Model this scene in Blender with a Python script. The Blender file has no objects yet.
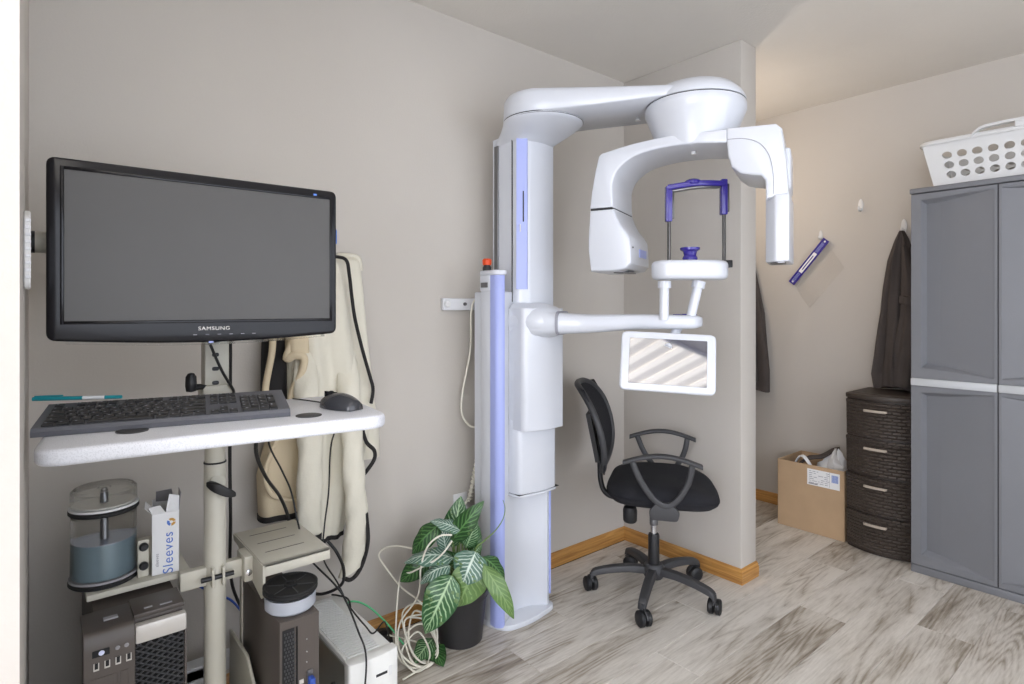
import bpy, bmesh, math, random
from math import sin, cos, pi, radians as R, sqrt, atan2
from mathutils import Vector as V, Matrix as MX
random.seed(7)
SC = bpy.context.scene
COL = SC.collection

# ------------------------------------------------------------------ camera
FPX, HY, YAW = 582.6, 307.3, R(50.244)
CAM = V((2.0137, -2.4551, 1.2384))
cd = bpy.data.cameras.new('camera'); cam = bpy.data.objects.new('camera', cd); COL.objects.link(cam)
cam.location = CAM; cam.rotation_euler = (pi/2, 0, YAW)
cd.sensor_fit = 'HORIZONTAL'; cd.sensor_width = 36; cd.lens = FPX*36/1024
cd.shift_y = -(342-HY)/1024; cd.clip_start = .02
SC.camera = cam
FW = V((-sin(YAW), cos(YAW), 0)); RT = V((cos(YAW), sin(YAW), 0))
def at(u, v, t): return CAM + t*(FW + RT*((u-512)/FPX) + V((0, 0, (HY-v)/FPX)))
def onx(X, u, v):
    d = at(u, v, 1)-CAM; return CAM + d*((X-CAM.x)/d.x)
def onz(Z, u, v):
    d = at(u, v, 1)-CAM; return CAM + d*((Z-CAM.z)/d.z)

# ------------------------------------------------------------------ world, view, large lights
w = bpy.data.worlds.new('world'); SC.world = w; w.use_nodes = True
bgn = w.node_tree.nodes['Background']; bgn.inputs[0].default_value = (.78, .86, 1, 1); bgn.inputs[1].default_value = 1.0
SC.view_settings.view_transform = 'Standard'; SC.view_settings.look = 'None'
SC.view_settings.gamma = 1; SC.view_settings.use_curve_mapping = False
SC.view_settings.exposure = -.20
# radiance of fluorescent troffer, added fill panel and windows, power of the hall lamp
L_TUBE, L_DIFF, L_FILL_PANEL, L_FILL_RIGHT, L_FILL_REAR, P_HALL = 4.4, 1.8, 1.6, 3.5, 9.5, 10.0
def area(name, loc, rot, sx, sy, power, col):
    l = bpy.data.lights.new(name, 'AREA'); l.shape = 'RECTANGLE'; l.size = sx; l.size_y = sy
    l.energy = power; l.color = col
    o = bpy.data.objects.new(name, l); o.location = loc; o.rotation_euler = rot; COL.objects.link(o); return o

# ------------------------------------------------------------------ materials
def lin(c): return tuple((x/255/12.92 if x <= 10 else ((x/255+.055)/1.055)**2.4) for x in c)+(1,)
MATS = {}
def mat(name, rgb, rough=.5, metal=0, bump=0, bscale=200, var=0, vscale=8, coat=0, trans=0, ior=1.45, alpha=1, emit=0, spec=.5):
    m = bpy.data.materials.new(name); m.use_nodes = True; nt = m.node_tree
    p = nt.nodes['Principled BSDF']; c = lin(rgb)
    p.inputs['Base Color'].default_value = c; p.inputs['Roughness'].default_value = rough
    p.inputs['Metallic'].default_value = metal; p.inputs['Coat Weight'].default_value = coat
    p.inputs['Specular IOR Level'].default_value = spec
    p.inputs['Transmission Weight'].default_value = trans; p.inputs['IOR'].default_value = ior; p.inputs['Alpha'].default_value = alpha
    if emit: p.inputs['Emission Color'].default_value = c; p.inputs['Emission Strength'].default_value = emit
    tc = nt.nodes.new('ShaderNodeTexCoord')
    if var:
        n = nt.nodes.new('ShaderNodeTexNoise'); n.inputs['Scale'].default_value = vscale; n.inputs['Detail'].default_value = 5
        nt.links.new(tc.outputs['Object'], n.inputs['Vector'])
        r = nt.nodes.new('ShaderNodeMixRGB'); r.blend_type = 'MULTIPLY'; r.inputs[1].default_value = c
        r.inputs[0].default_value = 1
        rr = nt.nodes.new('ShaderNodeMapRange'); rr.inputs['From Min'].default_value = .3; rr.inputs['From Max'].default_value = .7
        rr.inputs['To Min'].default_value = 1-var; rr.inputs['To Max'].default_value = 1+var*.4
        nt.links.new(n.outputs['Fac'], rr.inputs['Value']); nt.links.new(rr.outputs[0], r.inputs[2]); nt.links.new(r.outputs[0], p.inputs['Base Color'])
    if bump:
        n = nt.nodes.new('ShaderNodeTexNoise'); n.inputs['Scale'].default_value = bscale; n.inputs['Detail'].default_value = 3
        nt.links.new(tc.outputs['Object'], n.inputs['Vector'])
        b = nt.nodes.new('ShaderNodeBump'); b.inputs['Strength'].default_value = bump; b.inputs['Distance'].default_value = .004
        nt.links.new(n.outputs['Fac'], b.inputs['Height']); nt.links.new(b.outputs[0], p.inputs['Normal'])
    MATS[name] = m; return m

mat('wall_paint', (192, 186, 178), .75, bump=.12, bscale=160, var=.03, vscale=2)
mat('trim_paint', (226, 223, 218), .6, bump=.06, bscale=150, var=.02)
mat('ceiling_paint', (222, 217, 209), .85, bump=.35, bscale=110, var=.03, vscale=3)
mat('white_enamel', (205, 208, 215), .28, coat=.3)
mat('white_satin', (214, 215, 218), .4)
mat('white_plastic', (214, 214, 213), .35)
mat('periwinkle', (160, 170, 222), .35)
mat('purple', (52, 42, 132), .2, coat=.4)
mat('dark_seam', (40, 40, 42), .6)
mat('black_gloss', (15, 14, 18), .16, spec=.35)
mat('black_plastic', (30, 30, 32), .45, bump=.05, bscale=400)
mat('charcoal_plastic', (58, 58, 60), .5, bump=.05, bscale=400)
mat('key_plastic', (88, 89, 95), .55)
mat('rubber', (24, 24, 25), .7)
mat('black_fabric', (30, 30, 35), .95, bump=.5, bscale=900, var=.15, vscale=60)
mat('beige_steel', (196, 192, 178), .45, bump=.05, bscale=500, var=.03)
mat('monitor_screen', (72, 70, 68), .42, spec=.5, var=.06, vscale=5)
mat('touch_glass', (56, 56, 72), .05, spec=1, coat=1).node_tree.nodes['Principled BSDF'].inputs['Coat IOR'].default_value = 1.9
mat('grey_steel', (120, 120, 122), .35, metal=.8)
mat('chrome', (200, 200, 202), .18, metal=1)
mat('rod_steel', (88, 86, 84), .3, metal=.9)
mat('orange_cap', (214, 72, 24), .4)
mat('clear_plastic', (245, 246, 244), .06, trans=1, ior=1.12, alpha=.55)
mat('film_plastic', (236, 230, 222), .15, trans=.9, ior=1.03, alpha=.22)
mat('disc_blue', (128, 146, 156), .22, metal=.2, var=.05, vscale=300)
mat('disc_top', (196, 205, 225), .15, metal=.6)
mat('disc_white', (226, 222, 214), .3)
mat('cardboard', (182, 154, 122), .85, bump=.1, bscale=90, var=.07, vscale=9)
mat('paper', (232, 232, 232), .7, var=.02)
mat('paper_grey', (150, 148, 150), .8, var=.1, vscale=30)
mat('print_blue', (84, 120, 196), .6)
mat('print_gold', (196, 150, 70), .6)
mat('print_grey', (150, 150, 158), .7)
mat('cabinet_grey', (118, 119, 123), .5, bump=.08, bscale=300, var=.04, vscale=4)
mat('cabinet_band', (190, 192, 194), .45)
mat('resin_brown', (64, 56, 50), .5, bump=.1, bscale=200)
mat('handle_beige', (176, 164, 150), .4)
mat('jacket_dark', (76, 69, 66), .9, bump=.4, bscale=700, var=.12, vscale=14)
mat('jacket_cream', (220, 215, 199), .62, bump=.6, bscale=42, var=.04, vscale=10)
mat('jacket_beige', (212, 196, 166), .8, bump=.2, bscale=200, var=.05)
mat('mouse_plastic', (52, 53, 57), .25, coat=.3)
mat('jacket_trim', (36, 34, 34), .85)
mat('oak_plain', (196, 148, 84), .45)
mat('pot_black', (44, 43, 44), .42, var=.06, vscale=20)
mat('soil', (60, 48, 38), .95, bump=.8, bscale=120, var=.3, vscale=60)
mat('stem_green', (104, 128, 70), .5)
mat('leaf_under', (90, 117, 68), .5, var=.1, vscale=20)
mat('cord_white', (226, 222, 208), .5)
mat('cord_black', (28, 27, 27), .5)
mat('cord_blue', (48, 78, 160), .45)
mat('cord_green', (90, 190, 130), .45)
mat('pen_teal', (30, 140, 150), .35)
mat('galv_steel', (176, 178, 174), .38, metal=.7, var=.06, vscale=15)
mat('ivory_plastic', (224, 224, 220), .45, var=.02)
mat('tower_brown', (80, 73, 68), .42, bump=.05, bscale=300)
mat('silver_plastic', (196, 192, 186), .35, metal=.2)
mat('led_white', (210, 215, 240), .4)
mat('troffer_glow', (255, 250, 242), .5, emit=L_DIFF)
mat('fill_panel_glow', (255, 250, 242), .5, emit=L_FILL_PANEL)  # glow of the ceiling panel added as fill for the left wall
mat('tube_glow', (255, 250, 242), .5, emit=L_TUBE)
mat('hall_glow', (255, 226, 190), .5, emit=6)
mat('fill_pane_right', (236, 243, 255), .5, emit=L_FILL_RIGHT)  # emitting pane of the added right-hand fill window
mat('rear_pane', (240, 244, 255), .5, emit=L_FILL_REAR)  # emitting pane of the added fill window behind the camera
mat('frosted_plastic', (206, 210, 218), .35, trans=.35, ior=1.2, alpha=.85)
mat('blind_vane', (226, 224, 220), .7)

def nodes(name, rough):
    m = bpy.data.materials.new(name); m.use_nodes = True; nt = m.node_tree; MATS[name] = m
    p = nt.nodes['Principled BSDF']; p.inputs['Roughness'].default_value = rough
    def N(t, **kw):
        n = nt.nodes.new('ShaderNode'+t)
        for k, v in kw.items():
            if k in n.inputs: n.inputs[k].default_value = v
            else: setattr(n, k, v)
        return n
    return m, nt, p, N, (lambda a, b: nt.links.new(a, b))

def math_(N, L, op, a, b=None):
    n = N('Math', operation=op)
    for i, x in enumerate((a, b)):
        if x is None: continue
        if hasattr(x, 'is_output'): L(x, n.inputs[i])
        else: n.inputs[i].default_value = x
    return n.outputs[0]

def floor_material():
    m, nt, p, N, L = nodes('vinyl_plank', .42)
    tc = N('TexCoord'); oi = N('ObjectInfo')
    off = N('CombineXYZ'); L(math_(N, L, 'MULTIPLY', oi.outputs['Random'], 37.0), off.inputs[0]); L(math_(N, L, 'MULTIPLY', oi.outputs['Random'], 91.0), off.inputs[1])
    add = N('VectorMath', operation='ADD'); L(tc.outputs['Object'], add.inputs[0]); L(off.outputs[0], add.inputs[1])
    def mapped(s):
        mp = N('Mapping'); mp.inputs['Scale'].default_value = s; L(add.outputs[0], mp.inputs['Vector']); return mp.outputs[0]
    big = N('TexNoise', Scale=1, Detail=1.2, Distortion=.12); L(mapped((9, .75, 1)), big.inputs['Vector'])
    rings = math_(N, L, 'PINGPONG', math_(N, L, 'MULTIPLY', big.outputs['Fac'], 17.0), .5)
    fine = N('TexNoise', Scale=1, Detail=6, Roughness=.65); L(mapped((160, 12, 1)), fine.inputs['Vector'])
    blot = N('TexNoise', Scale=1, Detail=4, Roughness=.6); L(mapped((9, 1.6, 1)), blot.inputs['Vector'])
    rsharp = math_(N, L, 'POWER', math_(N, L, 'MULTIPLY', rings, 2.0), .55)
    # ring contrast only where the blotch noise is low, as printed cathedral figures
    mask = N('MapRange'); L(blot.outputs['Fac'], mask.inputs['Value'])
    for k, v in (('From Min', .42), ('From Max', .60), ('To Min', .85), ('To Max', .15)): mask.inputs[k].default_value = v
    f1 = math_(N, L, 'MULTIPLY', math_(N, L, 'SUBTRACT', 1.0, rsharp), mask.outputs[0])
    f2 = math_(N, L, 'MULTIPLY', math_(N, L, 'SUBTRACT', fine.outputs['Fac'], .5), .95)
    f3 = math_(N, L, 'MULTIPLY', math_(N, L, 'SUBTRACT', .55, blot.outputs['Fac']), 1.1)
    f4 = math_(N, L, 'MULTIPLY', math_(N, L, 'SUBTRACT', oi.outputs['Random'], .5), .42)
    s = math_(N, L, 'ADD', math_(N, L, 'MULTIPLY', f1, .52), f2); s = math_(N, L, 'ADD', s, f3); s = math_(N, L, 'ADD', s, f4)
    s = math_(N, L, 'ADD', s, .22)
    cr = N('ValToRGB'); L(s, cr.inputs['Fac']); e = cr.color_ramp.elements
    e[0].position = 0; e[0].color = lin((218, 212, 203)); e[1].position = 1; e[1].color = lin((112, 100, 86))
    x = e.new(.35); x.color = lin((196, 189, 179)); x = e.new(.65); x.color = lin((158, 148, 134))
    L(cr.outputs[0], p.inputs['Base Color'])
    b = N('Bump', Strength=.12, Distance=.002); L(s, b.inputs['Height']); L(b.outputs[0], p.inputs['Normal'])
floor_material()

def oak_material():
    m, nt, p, N, L = nodes('oak', .4)
    tc = N('TexCoord'); mp = N('Mapping'); L(tc.outputs['Object'], mp.inputs['Vector']); mp.inputs['Scale'].default_value = (4, 4, 90)
    n = N('TexNoise', Scale=1, Detail=5, Distortion=.6); L(mp.outputs[0], n.inputs['Vector'])
    cr = N('ValToRGB'); L(n.outputs['Fac'], cr.inputs['Fac']); e = cr.color_ramp.elements
    e[0].position = .3; e[0].color = lin((150, 100, 46)); e[1].position = .7; e[1].color = lin((206, 156, 88))
    L(cr.outputs[0], p.inputs['Base Color'])
oak_material()

def leaf_material(name, dark, light, n=9):
    m, nt, p, N, L = nodes(name, .35)
    uv = N('UVMap'); sp = N('SeparateXYZ'); L(uv.outputs[0], sp.inputs[0])
    a = math_(N, L, 'ABSOLUTE', math_(N, L, 'SUBTRACT', sp.outputs[0], .5))
    q = math_(N, L, 'SUBTRACT', sp.outputs[1], math_(N, L, 'MULTIPLY', a, .55))
    ns = N('TexNoise', Scale=7, Detail=2); L(uv.outputs[0], ns.inputs['Vector'])
    q = math_(N, L, 'ADD', q, math_(N, L, 'MULTIPLY', ns.outputs['Fac'], .05))
    fr = math_(N, L, 'PINGPONG', math_(N, L, 'MULTIPLY', q, float(n)), .5)
    vein = N('MapRange'); L(fr, vein.inputs['Value'])
    for k, v in (('From Min', .06), ('From Max', .2), ('To Min', .75), ('To Max', 0)): vein.inputs[k].default_value = v
    mid = N('MapRange'); L(a, mid.inputs['Value'])
    for k, v in (('From Min', .015), ('From Max', .05), ('To Min', .9), ('To Max', 0)): mid.inputs[k].default_value = v
    edge = N('MapRange'); L(a, edge.inputs['Value'])
    for k, v in (('From Min', .36), ('From Max', .46), ('To Min', 1), ('To Max', .1)): edge.inputs[k].default_value = v
    f = math_(N, L, 'MAXIMUM', math_(N, L, 'MULTIPLY', vein.outputs[0], edge.outputs[0]), mid.outputs[0])
    mx = N('MixRGB'); L(f, mx.inputs[0]); mx.inputs[1].default_value = lin(dark); mx.inputs[2].default_value = lin(light)
    L(mx.outputs[0], p.inputs['Base Color'])
    b = N('Bump', Strength=.25, Distance=.003); L(f, b.inputs['Height']); L(b.outputs[0], p.inputs['Normal'])
leaf_material('leaf_green', (40, 86, 44), (176, 204, 160), 10)
leaf_material('leaf_silver', (74, 108, 92), (206, 220, 206), 9)
leaf_material('leaf_pale', (88, 118, 62), (124, 152, 96), 8)
leaf_material('leaf_dark', (34, 70, 32), (96, 140, 80), 8)

def weave_material():
    m, nt, p, N, L = nodes('resin_weave', .45)
    tc = N('TexCoord'); mp = N('Mapping'); L(tc.outputs['UV'], mp.inputs['Vector'])
    br = N('TexBrick', Scale=1.0); L(mp.outputs[0], br.inputs['Vector'])
    br.inputs['Mortar Size'].default_value = .06; br.inputs['Mortar Smooth'].default_value = 1; br.inputs['Brick Width'].default_value = .040; br.inputs['Row Height'].default_value = .0165
    br.inputs['Mortar Size'].default_value = .004
    p.inputs['Base Color'].default_value = lin((70, 61, 55))
    b = N('Bump', Strength=1.0, Distance=.008, invert=True); L(br.outputs['Fac'], b.inputs['Height']); L(b.outputs[0], p.inputs['Normal'])
weave_material()

def speckle_material():
    m, nt, p, N, L = nodes('speckled_laminate', .45)
    tc = N('TexCoord'); n = N('TexNoise', Scale=420, Detail=2); L(tc.outputs['Object'], n.inputs['Vector'])
    cr = N('ValToRGB'); L(n.outputs['Fac'], cr.inputs['Fac']); e = cr.color_ramp.elements
    e[0].position = .38; e[0].color = lin((196, 197, 202)); e[1].position = .5; e[1].color = lin((212, 213, 218))
    L(cr.outputs[0], p.inputs['Base Color'])
speckle_material()

# ------------------------------------------------------------------ mesh helpers
def add(b, t, m4=None):
    if m4 is not None: bmesh.ops.transform(t, matrix=m4, verts=t.verts)
    me = bpy.data.meshes.new('tmp'); t.to_mesh(me); t.free(); b.from_mesh(me); bpy.data.meshes.remove(me)
def box(b, lo, hi, bev=0, seg=2, m4=None):
    t = bmesh.new(); bmesh.ops.create_cube(t, size=1)
    for v in t.verts:
        v.co = V([lo[i] if v.co[i] < 0 else hi[i] for i in range(3)])
    if bev: bmesh.ops.bevel(t, geom=t.edges[:], offset=bev, segments=seg, profile=.5, affect='EDGES', clamp_overlap=True)
    add(b, t, m4); return b
def prism(b, pts, z0, z1, bev=0, seg=2, m4=None, bz0=True):
    t = bmesh.new(); lo = [t.verts.new((x, y, z0)) for x, y in pts]; hi = [t.verts.new((x, y, z1)) for x, y in pts]; n = len(pts)
    t.faces.new(lo[::-1]); t.faces.new(hi)
    for i in range(n): t.faces.new((lo[i], lo[(i+1) % n], hi[(i+1) % n], hi[i]))
    bmesh.ops.recalc_face_normals(t, faces=t.faces[:])
    if bev:
        es = [e for e in t.edges if abs(e.verts[0].co.z-e.verts[1].co.z) < 1e-6 and (bz0 or e.verts[0].co.z > (z0+z1)/2)]
        bmesh.ops.bevel(t, geom=es, offset=bev, segments=seg, profile=.5, affect='EDGES', clamp_overlap=True)
    add(b, t, m4); return b
def rpoly(pts, r, seg=5):
    out = []; n = len(pts)
    for i, p in enumerate(pts):
        rr = r[i] if isinstance(r, (list, tuple)) else r
        P = V(p); A = V(pts[i-1])-P; B = V(pts[(i+1) % n])-P; rr = min(rr, A.length*.48, B.length*.48)
        if rr < 1e-5: out.append(tuple(P)); continue
        a = P+A.normalized()*rr; c = P+B.normalized()*rr
        for k in range(seg+1):
            s = k/seg; q = a*(1-s)**2+P*2*s*(1-s)+c*s*s; out.append(tuple(q))
    return out
def lathe(b, prof, n=32, m4=None, sx=1, sy=1):
    t = bmesh.new(); rows = []
    for r, z in prof:
        rows.append([t.verts.new((0, 0, z))] if r < 1e-6 else [t.verts.new((r*cos(2*pi*i/n)*sx, r*sin(2*pi*i/n)*sy, z)) for i in range(n)])
    for a, c in zip(rows, rows[1:]):
        for i in range(n):
            j = (i+1) % n
            if len(a) == 1 and len(c) == 1: continue
            if len(a) == 1: t.faces.new((a[0], c[j], c[i]))
            elif len(c) == 1: t.faces.new((a[i], a[j], c[0]))
            else: t.faces.new((a[i], a[j], c[j], c[i]))
    bmesh.ops.recalc_face_normals(t, faces=t.faces[:]); add(b, t, m4); return b
def spline(pts, k=6, closed=False):
    pts = [V(p) for p in pts]; n = len(pts); out = []
    for i in range(n if closed else n-1):
        g = (lambda j: pts[j % n]) if closed else (lambda j: pts[max(0, min(n-1, j))])
        p0, p1, p2, p3 = g(i-1), g(i), g(i+1), g(i+2)
        for s in range(k):
            t = s/k; out.append(.5*((2*p1)+(p2-p0)*t+(2*p0-5*p1+4*p2-p3)*t*t+(3*p1-p0-3*p2+p3)*t**3))
    if not closed: out.append(pts[-1])
    return out
def loft(b, rings, closed=True, caps=True, m4=None):
    t = bmesh.new(); rv = [[t.verts.new(p) for p in r] for r in rings]; n = len(rv[0])
    for a, c in zip(rv, rv[1:]):
        for i in range(n if closed else n-1): t.faces.new((a[i], a[(i+1) % n], c[(i+1) % n], c[i]))
    if caps and closed: t.faces.new(rv[0][::-1]); t.faces.new(rv[-1])
    bmesh.ops.recalc_face_normals(t, faces=t.faces[:]); add(b, t, m4); return b
def frames(P):
    out = []; up = V((0, 0, 1)); prev = None
    for i, p in enumerate(P):
        d = (P[min(i+1, len(P)-1)]-P[max(i-1, 0)]).normalized()
        if prev is None:
            u = up if abs(d.z) < .9 else V((1, 0, 0)); x = d.cross(u).normalized()
        else:
            x = (prev-d*prev.dot(d)); x = x.normalized() if x.length > 1e-6 else d.orthogonal().normalized()
        prev = x; out.append((p, x, d.cross(x).normalized()))
    return out
def tube(b, pts, r, n=8, smooth=5, closed=False):
    P = spline(pts, smooth, closed) if smooth else [V(p) for p in pts]
    if closed: P.append(P[0])
    N_ = len(P); rr = r if callable(r) else (lambda s: r)
    loft(b, [[p+(x*cos(2*pi*k/n)+y*sin(2*pi*k/n))*rr(i/(N_-1)) for k in range(n)] for i, (p, x, y) in enumerate(frames(P))]); return b
def sweep(b, pts, sec, smooth=4):   # sec(s) -> list of (a, c) offsets in the horizontal-normal / up frame
    P = spline(pts, smooth) if smooth else [V(p) for p in pts]; N_ = len(P); rings = []
    for i, p in enumerate(P):
        d = (P[min(i+1, N_-1)]-P[max(i-1, 0)]); d.z = 0; d.normalize(); x = V((d.y, -d.x, 0))
        rings.append([p+x*a+V((0, 0, c)) for a, c in sec(i/(N_-1))])
    loft(b, rings); return b
def rrect(w, h, r, seg=4): return rpoly([(-w/2, -h/2), (w/2, -h/2), (w/2, h/2), (-w/2, h/2)], r, seg)

def finish(name, b, m, parent=None, w=True, ang=35):
    if parent is not None and w: bmesh.ops.transform(b, matrix=parent.matrix_basis.inverted(), verts=b.verts)
    me = bpy.data.meshes.new(name); b.to_mesh(me); b.free()
    for x in (m if isinstance(m, (list, tuple)) else [m]): me.materials.append(MATS[x])
    for p in me.polygons: p.use_smooth = True
    me.set_sharp_from_angle(angle=R(ang))
    o = bpy.data.objects.new(name, me); COL.objects.link(o)
    if parent is not None: o.parent = parent
    return o
def part2(name, b, m, parent, w=False, ang=35):
    # parent is itself a part: bring world coords into the root's frame (parts sit at identity under the root)
    r = parent
    while r.parent is not None: r = r.parent
    if w: bmesh.ops.transform(b, matrix=r.matrix_basis.inverted(), verts=b.verts)
    o = finish(name, b, m, None, ang=ang); o.parent = parent; return o
def tag(o, label, cat, group=None):
    o['label'] = label; o['category'] = cat
    if group: o['group'] = group
    return o
def thing(name, label, cat, loc=(0, 0, 0), rz=0, group=None):
    o = bpy.data.objects.new(name, None); o.empty_display_size = .05; COL.objects.link(o)
    o.location = loc; o.rotation_euler = (0, 0, rz); o.matrix_basis = MX.Translation(V(loc)) @ MX.Rotation(rz, 4, 'Z')
    return tag(o, label, cat, group)
def solo(name, b, m, label, cat, loc, rz=0, group=None, w=True, ang=35):
    M4 = MX.Translation(V(loc)) @ MX.Rotation(rz, 4, 'Z')
    if w: bmesh.ops.transform(b, matrix=M4.inverted(), verts=b.verts)
    o = finish(name, b, m, None, ang=ang); o.matrix_basis = M4
    return tag(o, label, cat, group)
def struct(name, b, m, ang=35):
    o = finish(name, b, m, None, ang=ang); o['kind'] = 'structure'; return o
B = bmesh.new
def text_mesh(s, size, ext=.0004, bold=0):
    cu = bpy.data.curves.new('txt', 'FONT'); cu.body = s; cu.size = size; cu.extrude = ext; cu.space_character = 1.12; cu.align_x = 'CENTER'; cu.align_y = 'CENTER'; cu.offset = bold
    o = bpy.data.objects.new('txt', cu); COL.objects.link(o); bpy.context.view_layer.update()
    me = bpy.data.meshes.new_from_object(o.evaluated_get(bpy.context.evaluated_depsgraph_get()))
    bpy.data.objects.remove(o); b = bmesh.new(); b.from_mesh(me); bpy.data.meshes.remove(me); return b

# ------------------------------------------------------------------ the setting
H = 2.44; PW = .665; PT = .136; YB = 1.166
X1 = 3.5; Y0 = -4.3
# floor slab with planks laid along the left wall
b = B(); box(b, (-1.3, Y0, -.12), (X1, YB+.1, -.012)); floor = struct('floor', b, 'soil')
PLW = .18; joint = {2: -1.115, 5: .012, 7: .215, 4: .50, 3: -.35, 6: -.62, 1: -.8, 0: -.2}
def plank_mesh(x0, x1, L):
    bb = B(); box(bb, (-(x1-x0)/2+.0005, -L/2+.0005, -.012), ((x1-x0)/2-.0005, L/2-.0005, 0), .0012, 1)
    me = bpy.data.meshes.new('plank'); bb.to_mesh(me); bb.free(); me.materials.append(MATS['vinyl_plank']); return me
pm = {}
def inside(x0, x1, y0, y1):   # keep planks out of solid walls
    res = []
    segs = [(y0, y1)]
    if x1 <= .02: segs = [(max(y0, .14), y1)]
    elif x1 <= 1.0 + .001: segs = [(max(y0, -2.45), y1)]
    for a, c in segs:
        a = max(a, Y0); c = min(c, YB)
        if c-a > .02: res.append((a, c))
    return res
for ci in range(-7, 20):
    x0 = .015+ci*PLW; x1 = min(x0+PLW, X1)
    if x1-x0 < .03: continue
    j = joint.get(ci, ((ci*7919) % 100)/100*1.2)
    k0 = math.floor((Y0-j)/1.22)
    for k in range(k0, k0+7):
        for a, c in inside(x0, x1, j+k*1.22, j+(k+1)*1.22):
            key = (round(x1-x0, 4), round(c-a, 3))
            if key not in pm: pm[key] = plank_mesh(x0, x1, c-a)
            o = bpy.data.objects.new('plank', pm[key]); COL.objects.link(o); o.parent = floor
            o.location = ((x0+x1)/2, (a+c)/2, 0)
b = B(); box(b, (-1.3, Y0, H), (X1, YB+.1, H+.1)); struct('ceiling', b, 'ceiling_paint')
b = B(); box(b, (-.12, -2.452, 0), (0, .0, H)); struct('wall_left', b, 'wall_paint')
b = B(); box(b, (-.12, 0, 0), (PW, PT, H), .006, 2); struct('wall_partition', b, 'wall_paint')
b = B(); box(b, (-1.3, YB, 0), (X1, YB+.1, H)); struct('wall_back', b, 'wall_paint')
b = B(); prism(b, [(-.12, Y0), (1.0, Y0), (1.0, -2.463), (0, -2.452), (-.12, -2.452)], 0, H); struct('wall_near', b, 'wall_paint')
b = B(); box(b, (-1.3, PT, 0), (-1.2, YB, H)); struct('wall_hall_end', b, 'wall_paint')
b = B(); box(b, (-1.2, PT-.1, 0), (-.12, PT, H)); struct('wall_hall', b, 'wall_paint')
# right wall, outside the frame, opened for a wide added fill window
WY0, WY1, WZ0, WZ1 = -2.7, .3, .40, 2.25
b = B(); box(b, (X1, Y0, 0), (X1+.1, YB, WZ0)); box(b, (X1, Y0, WZ1), (X1+.1, YB, H)); box(b, (X1, Y0, WZ0), (X1+.1, WY0, WZ1)); box(b, (X1, WY1, WZ0), (X1+.1, YB, WZ1)); struct('wall_right', b, 'trim_paint')
RX0, RX1 = 1.8, 3.42  # span of the added fill window in the rear wall
b = B(); box(b, (1.0, Y0-.1, 0), (X1, Y0, WZ0)); box(b, (1.0, Y0-.1, WZ1), (X1, Y0, H)); box(b, (1.0, Y0-.1, WZ0), (RX0, Y0, WZ1)); box(b, (RX1, Y0-.1, WZ0), (X1, Y0, WZ1))
struct('wall_rear', b, 'trim_paint')
# baseboards: stepped moulded profile in stained oak
prof = [(0, 0), (.012, 0), (.012, .008), (.0135, .010), (.0135, .046), (.010, .052), (.010, .056), (.006, .064), (.0, .068)]
def baseboard(name, p, q, nrm, m0=0, m1=0):   # m0, m1: mitre sign at the two ends
    p, q, nrm = V(p), V(q), V(nrm); bb = B(); td = (q-p).normalized(); loft(bb, [[e+nrm*a+td*(mm*a)+V((0, 0, c)) for a, c in prof] for e, mm in ((p, m0), (q, m1))])
    return struct(name, bb, 'oak', 25)
baseboard('baseboard_left', (0, -2.44, 0), (0, 0, 0), (1, 0, 0), 0, -1)
baseboard('baseboard_partition', (0, 0, 0), (PW, 0, 0), (0, -1, 0), 1, 1)
baseboard('baseboard_partition_end', (PW, 0, 0), (PW, PT, 0), (1, 0, 0), -1, 0)
baseboard('baseboard_back', (-1.2, YB, 0), (1.75, YB, 0), (0, -1, 0))

# ------------------------------------------------------------------ dental panoramic x-ray unit
xr = thing('dental_xray_machine', 'tall white panoramic dental x-ray unit with curved overhead C-arm and blue stripes', 'x-ray machine', (.21, -.93, 0))
def P(name, b, m, parent=None, ang=35):
    return finish(name, b, m, xr, ang=ang) if parent is None else part2(name, b, m, parent, True, ang)
# base and lower column
b = B(); prism(b, rpoly([(.10, -1.082), (.215, -1.088), (.30, -1.055), (.315, -.93), (.285, -.785), (.10, -.785)], [.005, .03, .05, .12, .03, .005], 6), .0, .022, .006); P('base_plate', b, 'white_enamel')
b = B()
sec = [(.10, -1.06), (.275, -1.05), (.262, -1.02), (.235, -.98), (.225, -.93), (.232, -.88), (.258, -.84), (.274, -.82), (.268, -.805), (.10, -.80)]
prism(b, sec, .02, 1.30, .004); P('column_lower_shell', b, 'white_enamel', ang=50)
b = B(); box(b, (.172, -1.083, .015), (.2340, -1.053, 1.365), .004); P('side_panel', b, 'white_enamel')
b = B(); prism(b, rpoly([(.2335, -1.084), (.266, -1.083), (.283, -1.066), (.283, -1.05), (.2335, -1.05)], [.001, .01, .01, .003, .001], 4), .015, 1.362, .003); P('side_stripe', b, 'periwinkle')
b = B(); box(b, (.10, -.804, .06), (.272, -.796, .53), .003); P('side_stripe', b, 'periwinkle')
b = B(); box(b, (.168, -1.086, 1.300), (.2345, -1.050, 1.366), .006); P('side_panel_cap', b, 'white_enamel')
b = B(); prism(b, rpoly([(.166, -1.088), (.266, -1.088), (.288, -1.066), (.288, -1.04), (.166, -1.04)], .012, 4), 1.362, 1.382, .006); P('side_panel_top', b, 'white_enamel')
b = B(); box(b, (.178, -1.0885, 1.315), (.222, -1.085, 1.335), .003); P('badge', b, 'grey_steel')
b = B(); lathe(b, [(0, 1.38), (.017, 1.38), (.017, 1.395), (.013, 1.402), (.013, 1.405), (0, 1.405)], 20, MX.Translation((.19, -1.066, 0))); eb = P('emergency_button', b, 'dark_seam')
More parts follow.
